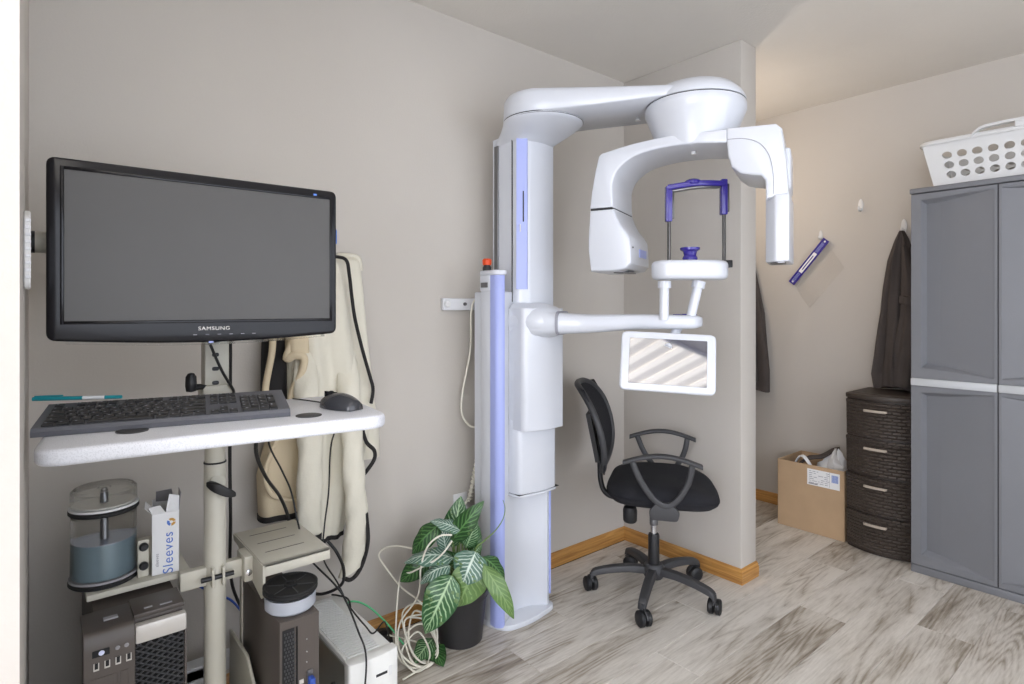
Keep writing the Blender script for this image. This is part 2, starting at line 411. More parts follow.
b = B(); lathe(b, [(0, 1.404), (.016, 1.404), (.018, 1.410), (.018, 1.424), (.014, 1.429), (0, 1.430)], 20, MX.Translation((.19, -1.066, 0))); P('button_cap', b, 'orange_cap', eb)
# telescoping upper column
U = rpoly([(.10, -.968), (.262, -.972), (.290, -.942), (.298, -.87), (.280, -.790), (.262, -.780), (.10, -.780)], [.004, .015, .02, .10, .02, .01, .004], 5)
b = B(); prism(b, U, 1.0, 1.93); P('column_upper', b, 'white_enamel', ang=50)
b = B(); box(b, (.118, -.9745, 1.37), (.142, -.969, 1.90), .001, 1); P('guide_slot', b, 'grey_steel')
b = B(); box(b, (.232, -.9755, 1.26), (.2345, -.9705, 1.905)); P('seam', b, 'dark_seam')
b = B(); prism(b, [(.262, -.9755), (.269, -.970), (.2915, -.9465), (.289, -.940), (.262, -.962)], 1.31, 1.905); P('light_strip', b, 'periwinkle')
b = B(); box(b, (-.003, -.002, 0), (.003, .002, .12), .0008, 1, MX.Translation((.284, -.958, 1.575)) @ MX.Rotation(R(-45), 4, 'Z')); P('slot', b, 'dark_seam')
b = B(); box(b, (-.004, -.002, 0), (.004, .002, .03), .001, 1, MX.Translation((.276, -.967, 1.535)) @ MX.Rotation(R(-45), 4, 'Z')); P('label_plate', b, 'white_plastic')
# carriage and lower sliding panel
b = B(); prism(b, rpoly([(.20, -1.005), (.335, -1.012), (.352, -1.0), (.372, -.905), (.360, -.815), (.345, -.803), (.20, -.800)], [.004, .01, .01, .14, .01, .012, .004], 5), .765, 1.235, .022, 3); P('carriage', b, 'white_enamel', ang=40)
b = B(); prism(b, rpoly([(.20, -1.008), (.285, -1.010), (.312, -.998), (.325, -.90), (.315, -.815), (.30, -.802), (.20, -.80)], [.004, .02, .02, .14, .02, .02, .004], 5), .515, .80, .012, 3); lp = P('sliding_panel', b, 'white_enamel', ang=40)
b = B(); prism(b, rpoly([(.20, -1.012), (.285, -1.014), (.316, -1.0), (.330, -.90), (.318, -.813), (.30, -.798), (.20, -.796)], [.004, .02, .02, .14, .02, .02, .004], 5), .505, .513, .002, 2); P('panel_lip', b, 'white_enamel', lp)
b = B(); box(b, (.2, -1.006, .5135), (.315, -.795, .5155)); P('panel_gap', b, 'dark_seam', lp)
# shoulder cone on top of the column
S = V((.325, -.89, 0)); A = V((.821, -.605, 0))
def blend(k, z, r=.158, n=48):
    out = []
    ux = [V(p) for p in U]; c0 = V((.20, -.88))
    for i in range(n):
        a = 2*pi*i/n; d = V((cos(a), sin(a)))
        # column outline in direction d from its centre
        best = 0
        for p, q in zip(ux, ux[1:]+ux[:1]):
            p2, q2 = p-c0, q-c0; den = d.x*(q2.y-p2.y)-d.y*(q2.x-p2.x)
            if abs(den) < 1e-9: continue
            t = (p2.x*(q2.y-p2.y)-p2.y*(q2.x-p2.x))/den; s = (p2.x*d.y-p2.y*d.x)/den
            if t > 0 and -.001 <= s <= 1.001: best = max(best, t)
        q = (c0+d*best)*(1-k)+(V((S.x, S.y))+d*r)*k; out.append(V((q.x, q.y, z)))
    return out
b = B(); loft(b, [blend(0, 1.896), blend(.03, 1.902), blend(.35, 1.918), blend(.65, 1.934), blend(.90, 1.949), blend(.985, 1.957), blend(1.0, 1.962)]); P('shoulder', b, 'white_enamel', ang=60)
b = B(); lathe(b, [(0, 1.958), (.157, 1.958), (.157, 1.966), (0, 1.966)], 48, MX.Translation(S)); P('shoulder_seam', b, 'dark_seam')
# overhead arm
dirv = (A-S).normalized(); per = V((-dirv.y, dirv.x, 0)); LA = (A-S).length
def arm_ring(inset, zf):
    pts = []; n = 40; side = []
    for i in range(n+1):
        a = -pi/2+pi*i/n      # cosine spacing
        s = (LA/2)+(LA/2+.158-inset)*sin(a)
        r1, r2 = .158-inset, .155-inset
        c1 = sqrt(max(0, r1*r1-s*s)) if s < r1 else 0
        c2 = sqrt(max(0, r2*r2-(s-LA)**2)) if s > LA-r2 else 0
        k = min(1, max(0, s/LA)); waist = .145-inset+.012*(2*k-1)**2
        hw = c1 if s < 0 else (c2 if s > LA else max(waist, 0))
        if 0 <= s < .12: hw = max(waist, c1) if c1 > waist else waist
        side.append((s, hw))
    for s, hw in side: pts.append((s, -hw))
    for s, hw in side[::-1][1:-1]: pts.append((s, hw))
    return [S+dirv*s+per*h+V((0, 0, zf(s))) for s, h in pts]
ht = lambda s: .094-.066*min(1, max(0, s/LA))**1.15
b = B(); loft(b, [arm_ring(.004, lambda s: 1.963), arm_ring(0, lambda s: 1.968), arm_ring(.003, lambda s: 1.968+ht(s)*.72), arm_ring(.014, lambda s: 1.968+ht(s)*.90), arm_ring(.04, lambda s: 1.968+ht(s)*.99), arm_ring(.09, lambda s: 1.968+ht(s)*1.03)]); P('overhead_arm', b, 'white_enamel', ang=60)
mA = MX.Translation(A)
b = B(); lathe(b, [(0, 1.963), (.173, 1.963), (.172, 1.972), (.162, 1.992), (.135, 2.018), (.09, 2.036), (.045, 2.043), (0, 2.045)], 56, mA); P('arm_dome', b, 'white_enamel', ang=60)
b = B(); lathe(b, [(0, 1.957), (.168, 1.957), (.168, 1.965), (0, 1.965)], 56, mA); P('dome_seam', b, 'dark_seam')
b = B(); lathe(b, [(0, 1.959), (.172, 1.959), (.175, 1.952), (.175, 1.932), (.168, 1.916), (.154, 1.88), (.140, 1.84), (.130, 1.80), (0, 1.80)], 56, mA); P('rotation_hub', b, 'white_enamel', ang=60)
b = B(); lathe(b, [(0, -.012), (.012, -.012), (.004, .0), (0, 0)], 14, MX.Translation(S+dirv*.36+per*.06+V((0, 0, 1.964)))); P('sensor_stud', b, 'white_plastic')
# C-arm, built in its own plane
EX = V((.927, .375, 0)); EY = V((-.375, .927, 0))
M_C = MX(((EX.x, 0, EY.x, A.x), (EX.y, 0, EY.y, A.y), (0, 1, 0, 0), (0, 0, 0, 1)))   # (ex, z, ey)
def crv(pts, k=5): return [tuple(p)[:2] for p in spline([(x, z, 0) for x, z in pts], k)]
outer = [(-.353, 1.601), (-.346, 1.665), (-.332, 1.74), (-.319, 1.792)] + crv([(-.308, 1.801), (-.206, 1.820), (-.105, 1.830), (-.002, 1.833), (.128, 1.828)], 4)
inner = [(.128, 1.783)] + crv([(.03, 1.794), (-.081, 1.794), (-.18, 1.778), (-.241, 1.741), (-.264, 1.699), (-.267, 1.656), (-.264, 1.601)], 5)
b = B(); prism(b, outer+inner, -.13, .12, .008, 3, M_C); ca = P('c_arm', b, 'white_enamel', ang=30)
b = B(); lathe(b, [(0, -.012), (.009, -.010), (.009, 0), (0, 0)], 14, MX.Translation(A+V((0, 0, 1.795))-EY*.02)); P('laser_window', b, 'white_plastic', ca)
b = B(); prism(b, [(-.350, 1.594), (-.266, 1.594), (-.267, 1.603), (-.350, 1.603)], -.127, .117, 0, 2, M_C); P('head_joint', b, 'dark_seam')
# tube head on the left leg
hd = [(-.350, 1.370), (-.360, 1.45), (-.360, 1.49), (-.353, 1.597), (-.264, 1.597), (-.252, 1.565), (-.237, 1.535), (-.215, 1.508), (-.203, 1.487), (-.199, 1.45), (-.198, 1.395), (-.215, 1.378), (-.25, 1.370)]
b = B(); prism(b, hd, -.13, .12, .010, 3, M_C); th = P('tube_head', b, 'white_enamel', ang=30)
b = B(); box(b, (-.200, 1.425, -.02), (-.1955, 1.455, .07), .001, 1, M_C); P('indicator_label', b, 'periwinkle', th)
b = B(); box(b, (-.200, 1.452, -.105), (-.1965, 1.458, -.098), .001, 1, M_C); P('indicator_lamp', b, 'dark_seam', th)
b = B(); box(b, (-.285, 1.366, -.06), (-.225, 1.371, .03), .001, 1, M_C); P('collimator_slot', b, 'grey_steel', th)
# sensor end
eb_ = [(.126, 1.830), (.275, 1.824), (.293, 1.806), (.305, 1.70), (.312, 1.598), (.246, 1.585), (.244, 1.645), (.232, 1.662), (.20, 1.668), (.170, 1.676), (.142, 1.700), (.130, 1.74), (.126, 1.784)]
b = B(); prism(b, eb_, -.133, .115, .008, 3, M_C); se = P('sensor_bracket', b, 'white_enamel', ang=30)
ln = crv([(.130, 1.792), (.18, 1.788), (.225, 1.768), (.255, 1.725), (.268, 1.66), (.268, 1.60)], 5)
b = B(); tube(b, [A+EX*x+EY*(-.1335)+V((0, 0, z)) for x, z in ln], .0012, 6, 0); P('bracket_seam', b, 'print_grey', se)
b = B(); box(b, (.290, 1.62, -.07), (.315, 1.76, .09), .010, 3, M_C); P('bracket_back_cover', b, 'white_enamel', se)
b = B()
MH = MX.Translation(A) @ MX(((EX.x, EY.x, 0, 0), (EX.y, EY.y, 0, 0), (0, 0, 1, 0), (0, 0, 0, 1)))
prism(b, rpoly([(.242, -.095), (.272, -.136), (.314, -.136), (.318, .06), (.242, .06)], .006, 3), 1.384, 1.598, .008, 3, MH); sh = P('sensor_head', b, 'white_enamel', ang=30)
b = B(); prism(b, [(.256, -.09), (.28, -.125), (.30, -.125), (.30, -.03), (.256, -.03)], 1.380, 1.386, 0, 2, MH); P('sensor_socket', b, 'grey_steel', sh)
# patient support arm
def rsec(w, h): return rrect(w, h, min(w, h)*.42, 4)
ws = [(0, .20, .150), (.10, .195, .146), (.18, .185, .122), (.25, .165, .094), (.30, .155, .084), (.5, .130, .070), (.72, .128, .056), (.86, .150, .050), (.94, .140, .047), (.98, .105, .042), (1, .04, .03)]
def interp(s, i):
    for a, c in zip(ws, ws[1:]):
        if s <= c[0]: k = (s-a[0])/(c[0]-a[0]); return a[i]+(c[i]-a[i])*k
    return ws[-1][i]
p0 = V((.25, -.915, 1.186)); p1 = V((.36, -.90, 1.180)); tip = V((.868, -.632, 1.187)); mid = V((.50, -.828, 1.177))
b = B(); sweep(b, [p0, p1, mid, (mid+tip)/2+V((0, 0, .004)), tip], lambda s: rsec(interp(s, 1), interp(s, 2)), 7); pa = P('patient_arm', b, 'white_enamel', ang=60)
b = B(); q = p1*.62+mid*.38; sweep(b, [q-V((.0045, .0025, 0)), q+V((.0045, .0025, 0))], lambda s: [(x*1.012, y*1.015) for x, y in rsec(interp(.275, 1), interp(.275, 2))], 0); P('arm_seam', b, 'print_grey', pa)
mtip = MX.Translation((.815, -.660, 0))
b = B(); lathe(b, [(0, -1), (.35, -.937), (.66, -.75), (.87, -.5), (.97, -.25), (1, 0), (.97, .25), (.87, .5), (.66, .75), (.35, .937), (0, 1)], 36, MX.Translation((.275, -.898, 1.183)) @ MX.Diagonal((.165, .118, .076, 1))); P('arm_shoulder', b, 'white_enamel', ang=80)
for k in range(5):   # printed control keys on the arm tip
    a = 2*pi*k/5+.4; b = B(); lathe(b, [(0, 1.2115), (.013, 1.2115), (.012, 1.214), (0, 1.2142)], 14, mtip @ MX.Translation((.030*cos(a), .030*sin(a), 0))); P('control_key', b, 'purple', pa)
b = B(); lathe(b, [(0, 1.2115), (.010, 1.2115), (.009, 1.2155), (0, 1.2155)], 14, mtip); P('control_key', b, 'purple', pa)
# chin rest
cc = at(690, 270, 2.03); cd_ = RT
def fr(o, ang_=0): return MX.Translation(o) @ MX.Rotation(YAW+ang_, 4, 'Z')
b = B(); prism(b, rpoly([(-.135, .015), (-.120, -.05), (-.05, -.070), (.05, -.070), (.120, -.045), (.140, .03), (.11, .06), (-.11, .06)], .035, 5), -.030, .036, .016, 3, fr(V((cc.x, cc.y, 1.364)))); cr_ = P('chin_table', b, 'white_enamel', ang=45)
for u0, v0, u1, v1 in ((664, 320, 664.5, 282), (690, 320, 699, 282)):
    b = B(); a, c = at(u0, v0, 2.03), at(u1, v1, 2.03); tube(b, [a, c], .0165, 16, 0)
    tube(b, [c-(c-a)*.16, c+(c-a)*.02], .023, 16, 0); P('support_post', b, 'white_enamel')
cz = V((cc.x, cc.y, 1.398))
b = B(); lathe(b, [(0, 0), (.024, 0), (.026, .012), (.021, .022), (.024, .034), (.034, .040), (.034, .048), (.020, .044), (0, .042)], 24, MX.Translation(cz)); P('chin_cup', b, 'purple')
for u, vb, vt in ((669, 258, 196), (724, 262, 192)):
    b = B(); tube(b, [at(u, vb+4, 2.05), at(u, vt, 2.05)], .0065, 10, 0); P('temple_rod', b, 'rod_steel')
    b = B(); box(b, (-.011, -.014, 0), (.011, .014, .125), .004, 2, fr(at(u-.5, 222 if u < 700 else 215, 2.05))); tg = P('temple_grip', b, 'purple')
    b = B(); box(b, (.009, -.008, .01), (.019, .008, .11), .003, 2, fr(at(u-.5, 222 if u < 700 else 215, 2.05))); P('grip_pad', b, 'rod_steel', tg)
b = B(); box(b, (-.022, -.016, -.006), (.022, .016, .02), .003, 2, fr(at(725, 266, 2.05))); P('rod_clamp', b, 'black_plastic')
b = B(); a, c = at(667.5, 188, 2.05), at(724, 184, 2.05); m_ = (a+c)/2
sweep(b, [a, m_+V((0, 0, .004))-FW*.02, c], lambda s: rrect(.03, .020, .006, 3), 6); hb = P('head_support', b, 'purple', ang=50)
b = B(); sweep(b, [a+RT*.02-V((0, 0, .012)), m_-FW*.02-V((0, 0, .010)), c-RT*.02-V((0, 0, .012))], lambda s: rrect(.026, .008, .003, 3), 6); P('head_pad', b, 'grey_steel', hb)
b = B(); lathe(b, [(0, 0), (.026, 0), (.029, .006), (.027, .016), (.018, .021), (0, .022)], 20, MX.Translation(at(693, 185.5, 2.04))); P('head_knob', b, 'purple', hb)
# touch screen under the arm
nn = (-FW*cos(R(12))-RT*sin(R(12))); nn = (nn*cos(R(17))+V((0, 0, 1))*sin(R(17))).normalized()
sx_ = V((0, 0, 1)).cross(nn).normalized(); sy_ = nn.cross(sx_)
ce = at(667.5, 362, 1.97)
MS = MX(((sx_.x, sy_.x, nn.x, ce.x), (sx_.y, sy_.y, nn.y, ce.y), (sx_.z, sy_.z, nn.z, ce.z), (0, 0, 0, 1))) @ MX.Rotation(R(-2.5), 4, 'Z')
b = B(); prism(b, rrect(.314, .206, .022, 5), -.022, 0, .007, 3, MS); ts = P('touch_panel', b, 'white_enamel', ang=45)
b = B(); prism(b, rrect(.256, .158, .003, 2), -.001, .0012, .0005, 1, MS); P('panel_screen', b, 'touch_glass', ts)
b = B(); tube(b, [ce+V((0, 0, .05))-nn*.02, V((.80, -.67, 1.175))], .016, 12, 0); P('panel_neck', b, 'white_enamel', ts)
# wall mount bar with knobs
b = B(); box(b, (.0, -1.160, 1.226), (.022, -.80, 1.276), .004); wb = P('wall_bar', b, 'white_satin')
for y in (-1.142, -1.055):
    r_ = .014 if y < -1.1 else .007
    b = B(); lathe(b, [(0, 0), (r_, 0), (r_, .008), (r_*.7, .012), (0, .013)], 18, MX.Translation((.021, y, 1.252)) @ MX.Rotation(pi/2, 4, 'Y')); P('bar_knob', b, 'white_plastic' if r_ > .01 else 'grey_steel', wb)
b = B(); box(b, (.02, -1.0, 1.22), (.12, -.82, 1.28), .004); P('wall_bracket', b, 'white_satin', wb)
# handset cord: a loop, then a coiled tail down to the outlet
b = B(); tube(b, [(.10, -.995, 1.28), (.045, -1.02, 1.268), (.04, -1.035, 1.206), (.035, -1.035, 1.061), (.035, -1.076, .877), (.035, -1.076, .795), (.04, -1.035, .742), (.06, -.985, .743)], .0042, 8, 6); P('cord', b, 'cord_white')
ax = spline([(.06, -1.0, .69), (.05, -1.02, .56), (.05, -1.05, .44)], 40); b = B()
co = [p+V((.009*cos(i*1.25), .009*sin(i*1.25), 0)) for i, p in enumerate(ax)]; tube(b, co, .0035, 6, 2); P('coiled_cord', b, 'cord_white')
b = B(); tube(b, [(.05, -.99, .74), (.05, -1.005, .6), (.045, -1.04, .47), (.03, -1.06, .42)], .005, 8, 6); P('cord', b, 'cord_white')

# ------------------------------------------------------------------ office chair
ch = thing('office_chair', 'black wheeled office chair with mesh back in the corner under the x-ray arm', 'chair', (.470, -.374, 0), atan2(.585, .811))
UPPER = {'seat', 'seat_piping', 'back_bar', 'back_frame', 'back_mesh', 'lumbar_plate', 'arm_rest', 'arm_support', 'arm_plate', 'arm_bracket', 'seat_plate', 'tilt_knob', 'tilt_rod'}
def PC(name, b, m, parent=None, ang=40):
    if name in UPPER: bmesh.ops.translate(b, vec=V((.034, 0, 0)), verts=b.verts)
    return finish(name, b, m, ch, w=False, ang=ang) if parent is None else part2(name, b, m, parent, False, ang)
OFF = R(-63)-atan2(.585, .811)
b = B(); lathe(b, [(0, .075), (.038, .075), (.046, .09), (.046, .118), (.034, .135), (0, .135)], 24); PC('base_hub', b, 'charcoal_plastic')
for k in range(5):
    a = OFF+2*pi*k/5; d = V((cos(a), sin(a), 0)); e = V((-d.y, d.x, 0))
    pts = [d*.02+V((0, 0, .108)), d*.10+V((0, 0, .112)), d*.18+V((0, 0, .104)), d*.250+V((0, 0, .088)), d*.270+V((0, 0, .072))]
    b = B(); sweep(b, pts, lambda s: rpoly([(-.024+.006*s, -.016+.004*s), (.024-.006*s, -.016+.004*s), (.017-.004*s, .013), (-.017+.004*s, .013)], .005, 3), 5); lg = PC('leg', b, 'charcoal_plastic')
    cst = a+.7+k*1.1; cx = V((cos(cst), sin(cst), 0)); cy = V((-cx.y, cx.x, 0)); o_ = d*.266+cx*.012
    b = B()
    for sg in (-1, 1):
        m4 = MX(((cx.x, 0, cy.x, o_.x+cy.x*sg*.0135), (cx.y, 0, cy.y, o_.y+cy.y*sg*.0135), (0, 1, 0, .031), (0, 0, 0, 1)))
        lathe(b, [(0, -.011), (.024, -.011), (.0305, -.007), (.031, .007), (.026, .012), (.012, .014), (0, .014)] if sg > 0 else [(0, -.014), (.012, -.014), (.026, -.012), (.031, -.007), (.0305, .007), (.024, .011), (0, .011)], 20, m4)
    cs = PC('caster', b, 'black_plastic', lg)
    b = B(); tube(b, [d*.266+V((0, 0, .04)), d*.266+V((0, 0, .082))], .009, 10, 0)
    loft(b, [[o_+cx*(.034*cos(t_)*q_)+cy*w_+V((0, 0, .032+.034*sin(t_)*q_)) for t_ in [pi*.05+pi*.8*i/10 for i in range(11)]+[pi*.85, pi*.45, pi*.05]] for w_, q_ in ((-.0035, 1), (.0035, 1))]); PC('caster_fork', b, 'charcoal_plastic', lg)
b = B(); lathe(b, [(0, .12), (.024, .12), (.024, .255), (.021, .262), (0, .262)], 20); PC('gas_lift_sleeve', b, 'black_plastic')
b = B(); lathe(b, [(0, .26), (.0135, .26), (.0135, .40), (0, .40)], 18); gl = PC('gas_lift_rod', b, 'chrome')
b = B(); lathe(b, [(0, .300), (.0175, .300), (.0185, .306), (.0185, .328), (.0155, .335), (0, .335)], 18); PC('lift_collar', b, 'grey_steel', gl)
b = B(); box(b, (-.13, -.06, .392), (.10, .06, .432), .008); mech = PC('seat_plate', b, 'black_plastic')
b = B(); lathe(b, [(0, .335), (.024, .335), (.029, .342), (.030, .385), (.026, .398), (.012, .405), (0, .405)], 20, MX.Translation((-.13, -.09, 0))); PC('tilt_knob', b, 'black_plastic', mech)
b = B(); tube(b, [(-.13, -.09, .40), (-.10, -.06, .41)], .009, 8, 0); PC('tilt_rod', b, 'black_plastic', mech)
# seat cushion
def se_ring(sx, sy, z, x0=0, n=44, e=.62, dip=0):
    out = []
    for i in range(n):
        t = 2*pi*i/n; c_, s_ = cos(t), sin(t)
        x = .95*sx*(abs(c_)**e)*(1 if c_ > 0 else -1); y = sy*(abs(s_)**e)*(1 if s_ > 0 else -1)
        out.append(V((x+x0, y, z-dip*max(0, x/sx)**3+(.006*(abs(y)/sy)**2 if dip else 0))))
    return out
b = B(); loft(b, [se_ring(.19, .18, .428), se_ring(.222, .215, .434, dip=.012), se_ring(.240, .232, .455, dip=.022), se_ring(.240, .232, .475, dip=.026), se_ring(.226, .218, .503, dip=.034), se_ring(.19, .18, .516, dip=.034), se_ring(.10, .10, .518, dip=.02), se_ring(.02, .02, .518)]); st = PC('seat', b, 'black_fabric', ang=80)
b = B(); tube(b, [V((p.x*1.004, p.y*1.004, p.z)) for p in se_ring(.241, .233, .466, dip=.024)], .0025, 6, 1, True); PC('seat_piping', b, 'black_fabric', st)
# back bar
b = B(); sweep(b, [(-.12, 0, .405), (-.205, 0, .402), (-.243, 0, .42), (-.262, 0, .47), (-.266, 0, .55), (-.268, 0, .62)], lambda s: [(0, 0)], 0) if False else tube(b, [(-.12, .0, .408), (-.20, .0, .405), (-.243, .0, .425), (-.262, .0, .475), (-.266, .0, .55), (-.272, .0, .63)], .0115, 10, 6); PC('back_bar', b, 'black_plastic')
# mesh backrest: frame loop and mesh sheet, curved in plan and leaning back
def bk(y, z):   # y -1..1, z 0..1
    x = -.232-.085*z**1.35+.03*sin(pi*z)*.9 - .045*(1-abs(y)**2.0)*(.4+.6*z)
    return V((x, y*(.135+.085*sin(pi*min(1, .15+.62*z))), .540+.365*z))
loop = []
for i in range(40):
    t = 2*pi*i/40; c_, s_ = cos(t), sin(t)
    loop.append(bk(.98*(abs(c_)**.55)*(1 if c_ > 0 else -1), .5+.5*(abs(s_)**.55)*(1 if s_ > 0 else -1)))
b = B(); tube(b, loop, .0135, 10, 2, True); bf = PC('back_frame', b, 'charcoal_plastic')
b = B(); gx, gz = 14, 18
rows = [[bk((i/gx*2-1)*.97, .02+.96*j/gz)+V((.004, 0, 0)) for i in range(gx+1)] for j in range(gz+1)]
back = [[p-V((.006, 0, 0)) for p in r] for r in rows]
loft(b, [r+k_[::-1] for r, k_ in zip(rows, back)]); PC('back_mesh', b, 'black_fabric', ang=70)
b = B(); loft(b, [rr_ for rr_ in [[V((-.262-.035*z_, y_*w_, .56+.22*z_)) for y_ in (-1, -.5, 0, .5, 1)]+[V((-.282-.035*z_, y_*w_, .56+.22*z_)) for y_ in (1, .5, 0, -.5, -1)] for z_, w_ in ((0, .035), (.3, .05), (.7, .075), (1, .09))]]); PC('lumbar_plate', b, 'charcoal_plastic')
# Y-shaped arm rests
for sg in (-1, 1):
    y = sg*.238
    arc = [V((-.150+.302*i/8, y+sg*.004*sin(pi*i/8), .622+.034*sin(pi*i/8))) for i in range(9)]
    b = B(); sweep(b, arc, lambda s: rrect(.034, .017, .007, 3), 3); ar = PC('arm_rest', b, 'charcoal_plastic')
    lv = spline([(-.115, y, .632), (-.085, y, .56), (-.035, y, .49), (.015, y, .462), (.06, y, .49), (.100, y, .56), (.115, y, .632)], 6)
    b = B(); loft(b, [[p+x_*a_+V((0, sg, 0))*c_ for a_, c_ in rrect(.024, .022, .008, 3)] for p, x_ in [(p, ((lv[min(i+1, len(lv)-1)]-lv[max(0, i-1)]).cross(V((0, 1, 0)))).normalized()) for i, p in enumerate(lv)]]); PC('arm_support', b, 'charcoal_plastic', ar)
    b = B(); prism(b, rpoly([(-.045, .405), (.06, .405), (.068, .44), (.035, .475), (-.02, .475), (-.05, .44)], .012, 3), -.010, .010, .004, 2, MX.Translation((0, y, 0)) @ MX(((1, 0, 0, 0), (0, 0, -1, 0), (0, 1, 0, 0), (0, 0, 0, 1)))); PC('arm_plate', b, 'charcoal_plastic', ar)
    b = B(); box(b, (-.03, min(sg*.03, sg*.235), .408), (.05, max(sg*.03, sg*.235), .424), .003); PC('arm_bracket', b, 'black_plastic', ar)

# ------------------------------------------------------------------ computer workstation cart
PX, PY = .40, -2.090
ct = thing('workstation_cart', 'beige steel computer cart with white tray and clamp-on computer holders by the left wall', 'cart', (PX, PY, 0))
def C_(name, b, m, parent=None, ang=35): return finish(name, b, m, ct, ang=ang) if parent is None else part2(name, b, m, parent, True, ang)
mp_ = MX.Translation((PX, PY, 0))
b = B(); lathe(b, [(0, .04), (.0255, .04), (.0255, .846), (.0235, .850), (.0235, .970), (0, .970)], 28, mp_); post = C_('post', b, 'beige_steel')
b = B(); lathe(b, [(.0240, .8455), (.0262, .846), (.0262, .8495), (.0240, .850)], 28, mp_); C_('collar_ring', b, 'dark_seam', post)
b = B(); box(b, (PX-.022, PY-.028, .95), (PX+.022, PY+.028, 1.42), .004); mast = C_('mast', b, 'beige_steel')
for z in (1.05, 1.085, 1.12, 1.155, 1.19, 1.34):
    b = B(); prism(b, rrect(.016, .010, .0048, 4), -.001, .0006, 0, 2, MX.Translation((PX+.022, PY-.004, z)) @ MX(((0, 0, 1, 0), (1, 0, 0, 0), (0, 1, 0, 0), (0, 0, 0, 1)))); C_('mast_slot', b, 'black_plastic', mast)
b = B(); box(b, (PX-.03, PY-.034, 1.0), (PX+.03, PY+.034, 1.045), .006); C_('mast_clamp', b, 'beige_steel', mast)
# adjusting lever beside the mast, and the one under the tray
def lever(p, q, r): 
    b = B(); tube(b, [p, (V(p)+V(q))/2+V((0, 0, r*.4)), q], lambda s: r*(.62+.5*s), 12, 5); return b
C_('adjust_knob', lever((PX+.02, PY-.02, 1.038), (PX+.03, PY-.058, 1.042), .008), 'black_plastic', mast)
b = B(); lathe(b, [(0, -.016), (.011, -.013), (.013, 0), (.012, .022), (.007, .030), (0, .032)], 16, MX.Translation((PX+.03, PY-.060, 1.048))); C_('knob_head', b, 'black_plastic', mast)
b = B(); lathe(b, [(0, 0), (.020, .001), (.018, .008), (0, .011)], 16, MX.Translation((PX+.024, PY, .80)) @ MX.Rotation(R(65), 4, 'Y'), 1.0, 1.0); C_('height_lever', b, 'beige_steel', post)
b = B(); sweep(b, [(PX+.030, PY-.022, .803), (PX+.046, PY-.008, .794), (PX+.050, PY+.015, .780), (PX+.044, PY+.034, .770)], lambda s: rrect(.014, .006+.020*sin(pi*(.08+.84*s)), .0028, 3), 6); C_('height_lever', b, 'black_plastic', post)
# monitor crossbar
b = B(); tube(b, [(.475, -2.444, 1.372), (.475, -2.09, 1.372)], .022, 20, 0); cb = C_('monitor_bar', b, 'beige_steel')
b = B(); tube(b, [(.475, -2.4495, 1.372), (.475, -2.4435, 1.372)], .0225, 20, 0); C_('bar_end_cap', b, 'black_plastic', cb)
b = B(); box(b, (.40, -2.15, 1.33), (.555, -2.05, 1.41), .006); C_('monitor_mount', b, 'beige_steel', cb)
# tray
TZ = 1.000
fl, frr = V((.774, -2.452)), V((.845, -1.832)); dy = (frr-fl).normalized(); dx = V((-dy.y, dy.x))
if dx.x > 0: dx = -dx
bl, br = fl+dx*.36, frr+dx*.36
b = B(); prism(b, rpoly([tuple(fl), tuple(frr), tuple(br), tuple(bl)], [.05, .055, .05, .05], 7), TZ-.030, TZ, .009, 3); tr = C_('tray', b, 'speckled_laminate', ang=50)
for x, y in ((.684, -2.30), (.742, -1.979)):
    b = B(); lathe(b, [(0, TZ-.001), (.0275, TZ-.001), (.0275, TZ+.0016), (.025, TZ+.0022), (0, TZ+.0022)], 28, MX.Translation((x, y, 0))); C_('grommet_cap', b, 'charcoal_plastic', tr)
b = B(); box(b, (PX-.03, PY-.14, TZ-.046), (.68, PY+.14, TZ-.030), .003); C_('tray_bracket', b, 'beige_steel', tr)
# horizontal holder bar
b = B(); box(b, (PX-.012, -2.170, .545), (PX+.012, -2.010, .590), .003); hb_ = C_('holder_bar', b, 'beige_steel')
for y in (PY-.012, PY+.012):
    b = B(); box(b, (PX-.030, y-.003, .545), (PX+.038, y+.003, .592), .002); C_('clamp_plate', b, 'beige_steel', hb_)
b = B(); tube(b, [(PX+.031, PY-.038, .568), (PX+.031, PY+.036, .568)], .006, 10, 0); C_('clamp_bolt', b, 'black_plastic', hb_)
b = B(); box(b, (.335, -2.250, .582), (.350, -2.226, .672), .003); C_('knob_post', b, 'beige_steel', hb_)
for y, z in ((-2.238, .677), (-2.238, .631)):
    b = B(); lathe(b, [(0, 0), (.008, 0), (.010, .004), (.010, .010), (.007, .014), (0, .014)], 14, MX.Translation((.349, y, z-.02)) @ MX.Rotation(pi/2, 4, 'Y')); C_('holder_knob', b, 'black_plastic', hb_)
# left holder: plate with lip above the tower
b = B(); box(b, (.06, -2.352, .568), (.380, -2.140, .582), .002); lh = C_('computer_holder', b, 'beige_steel')
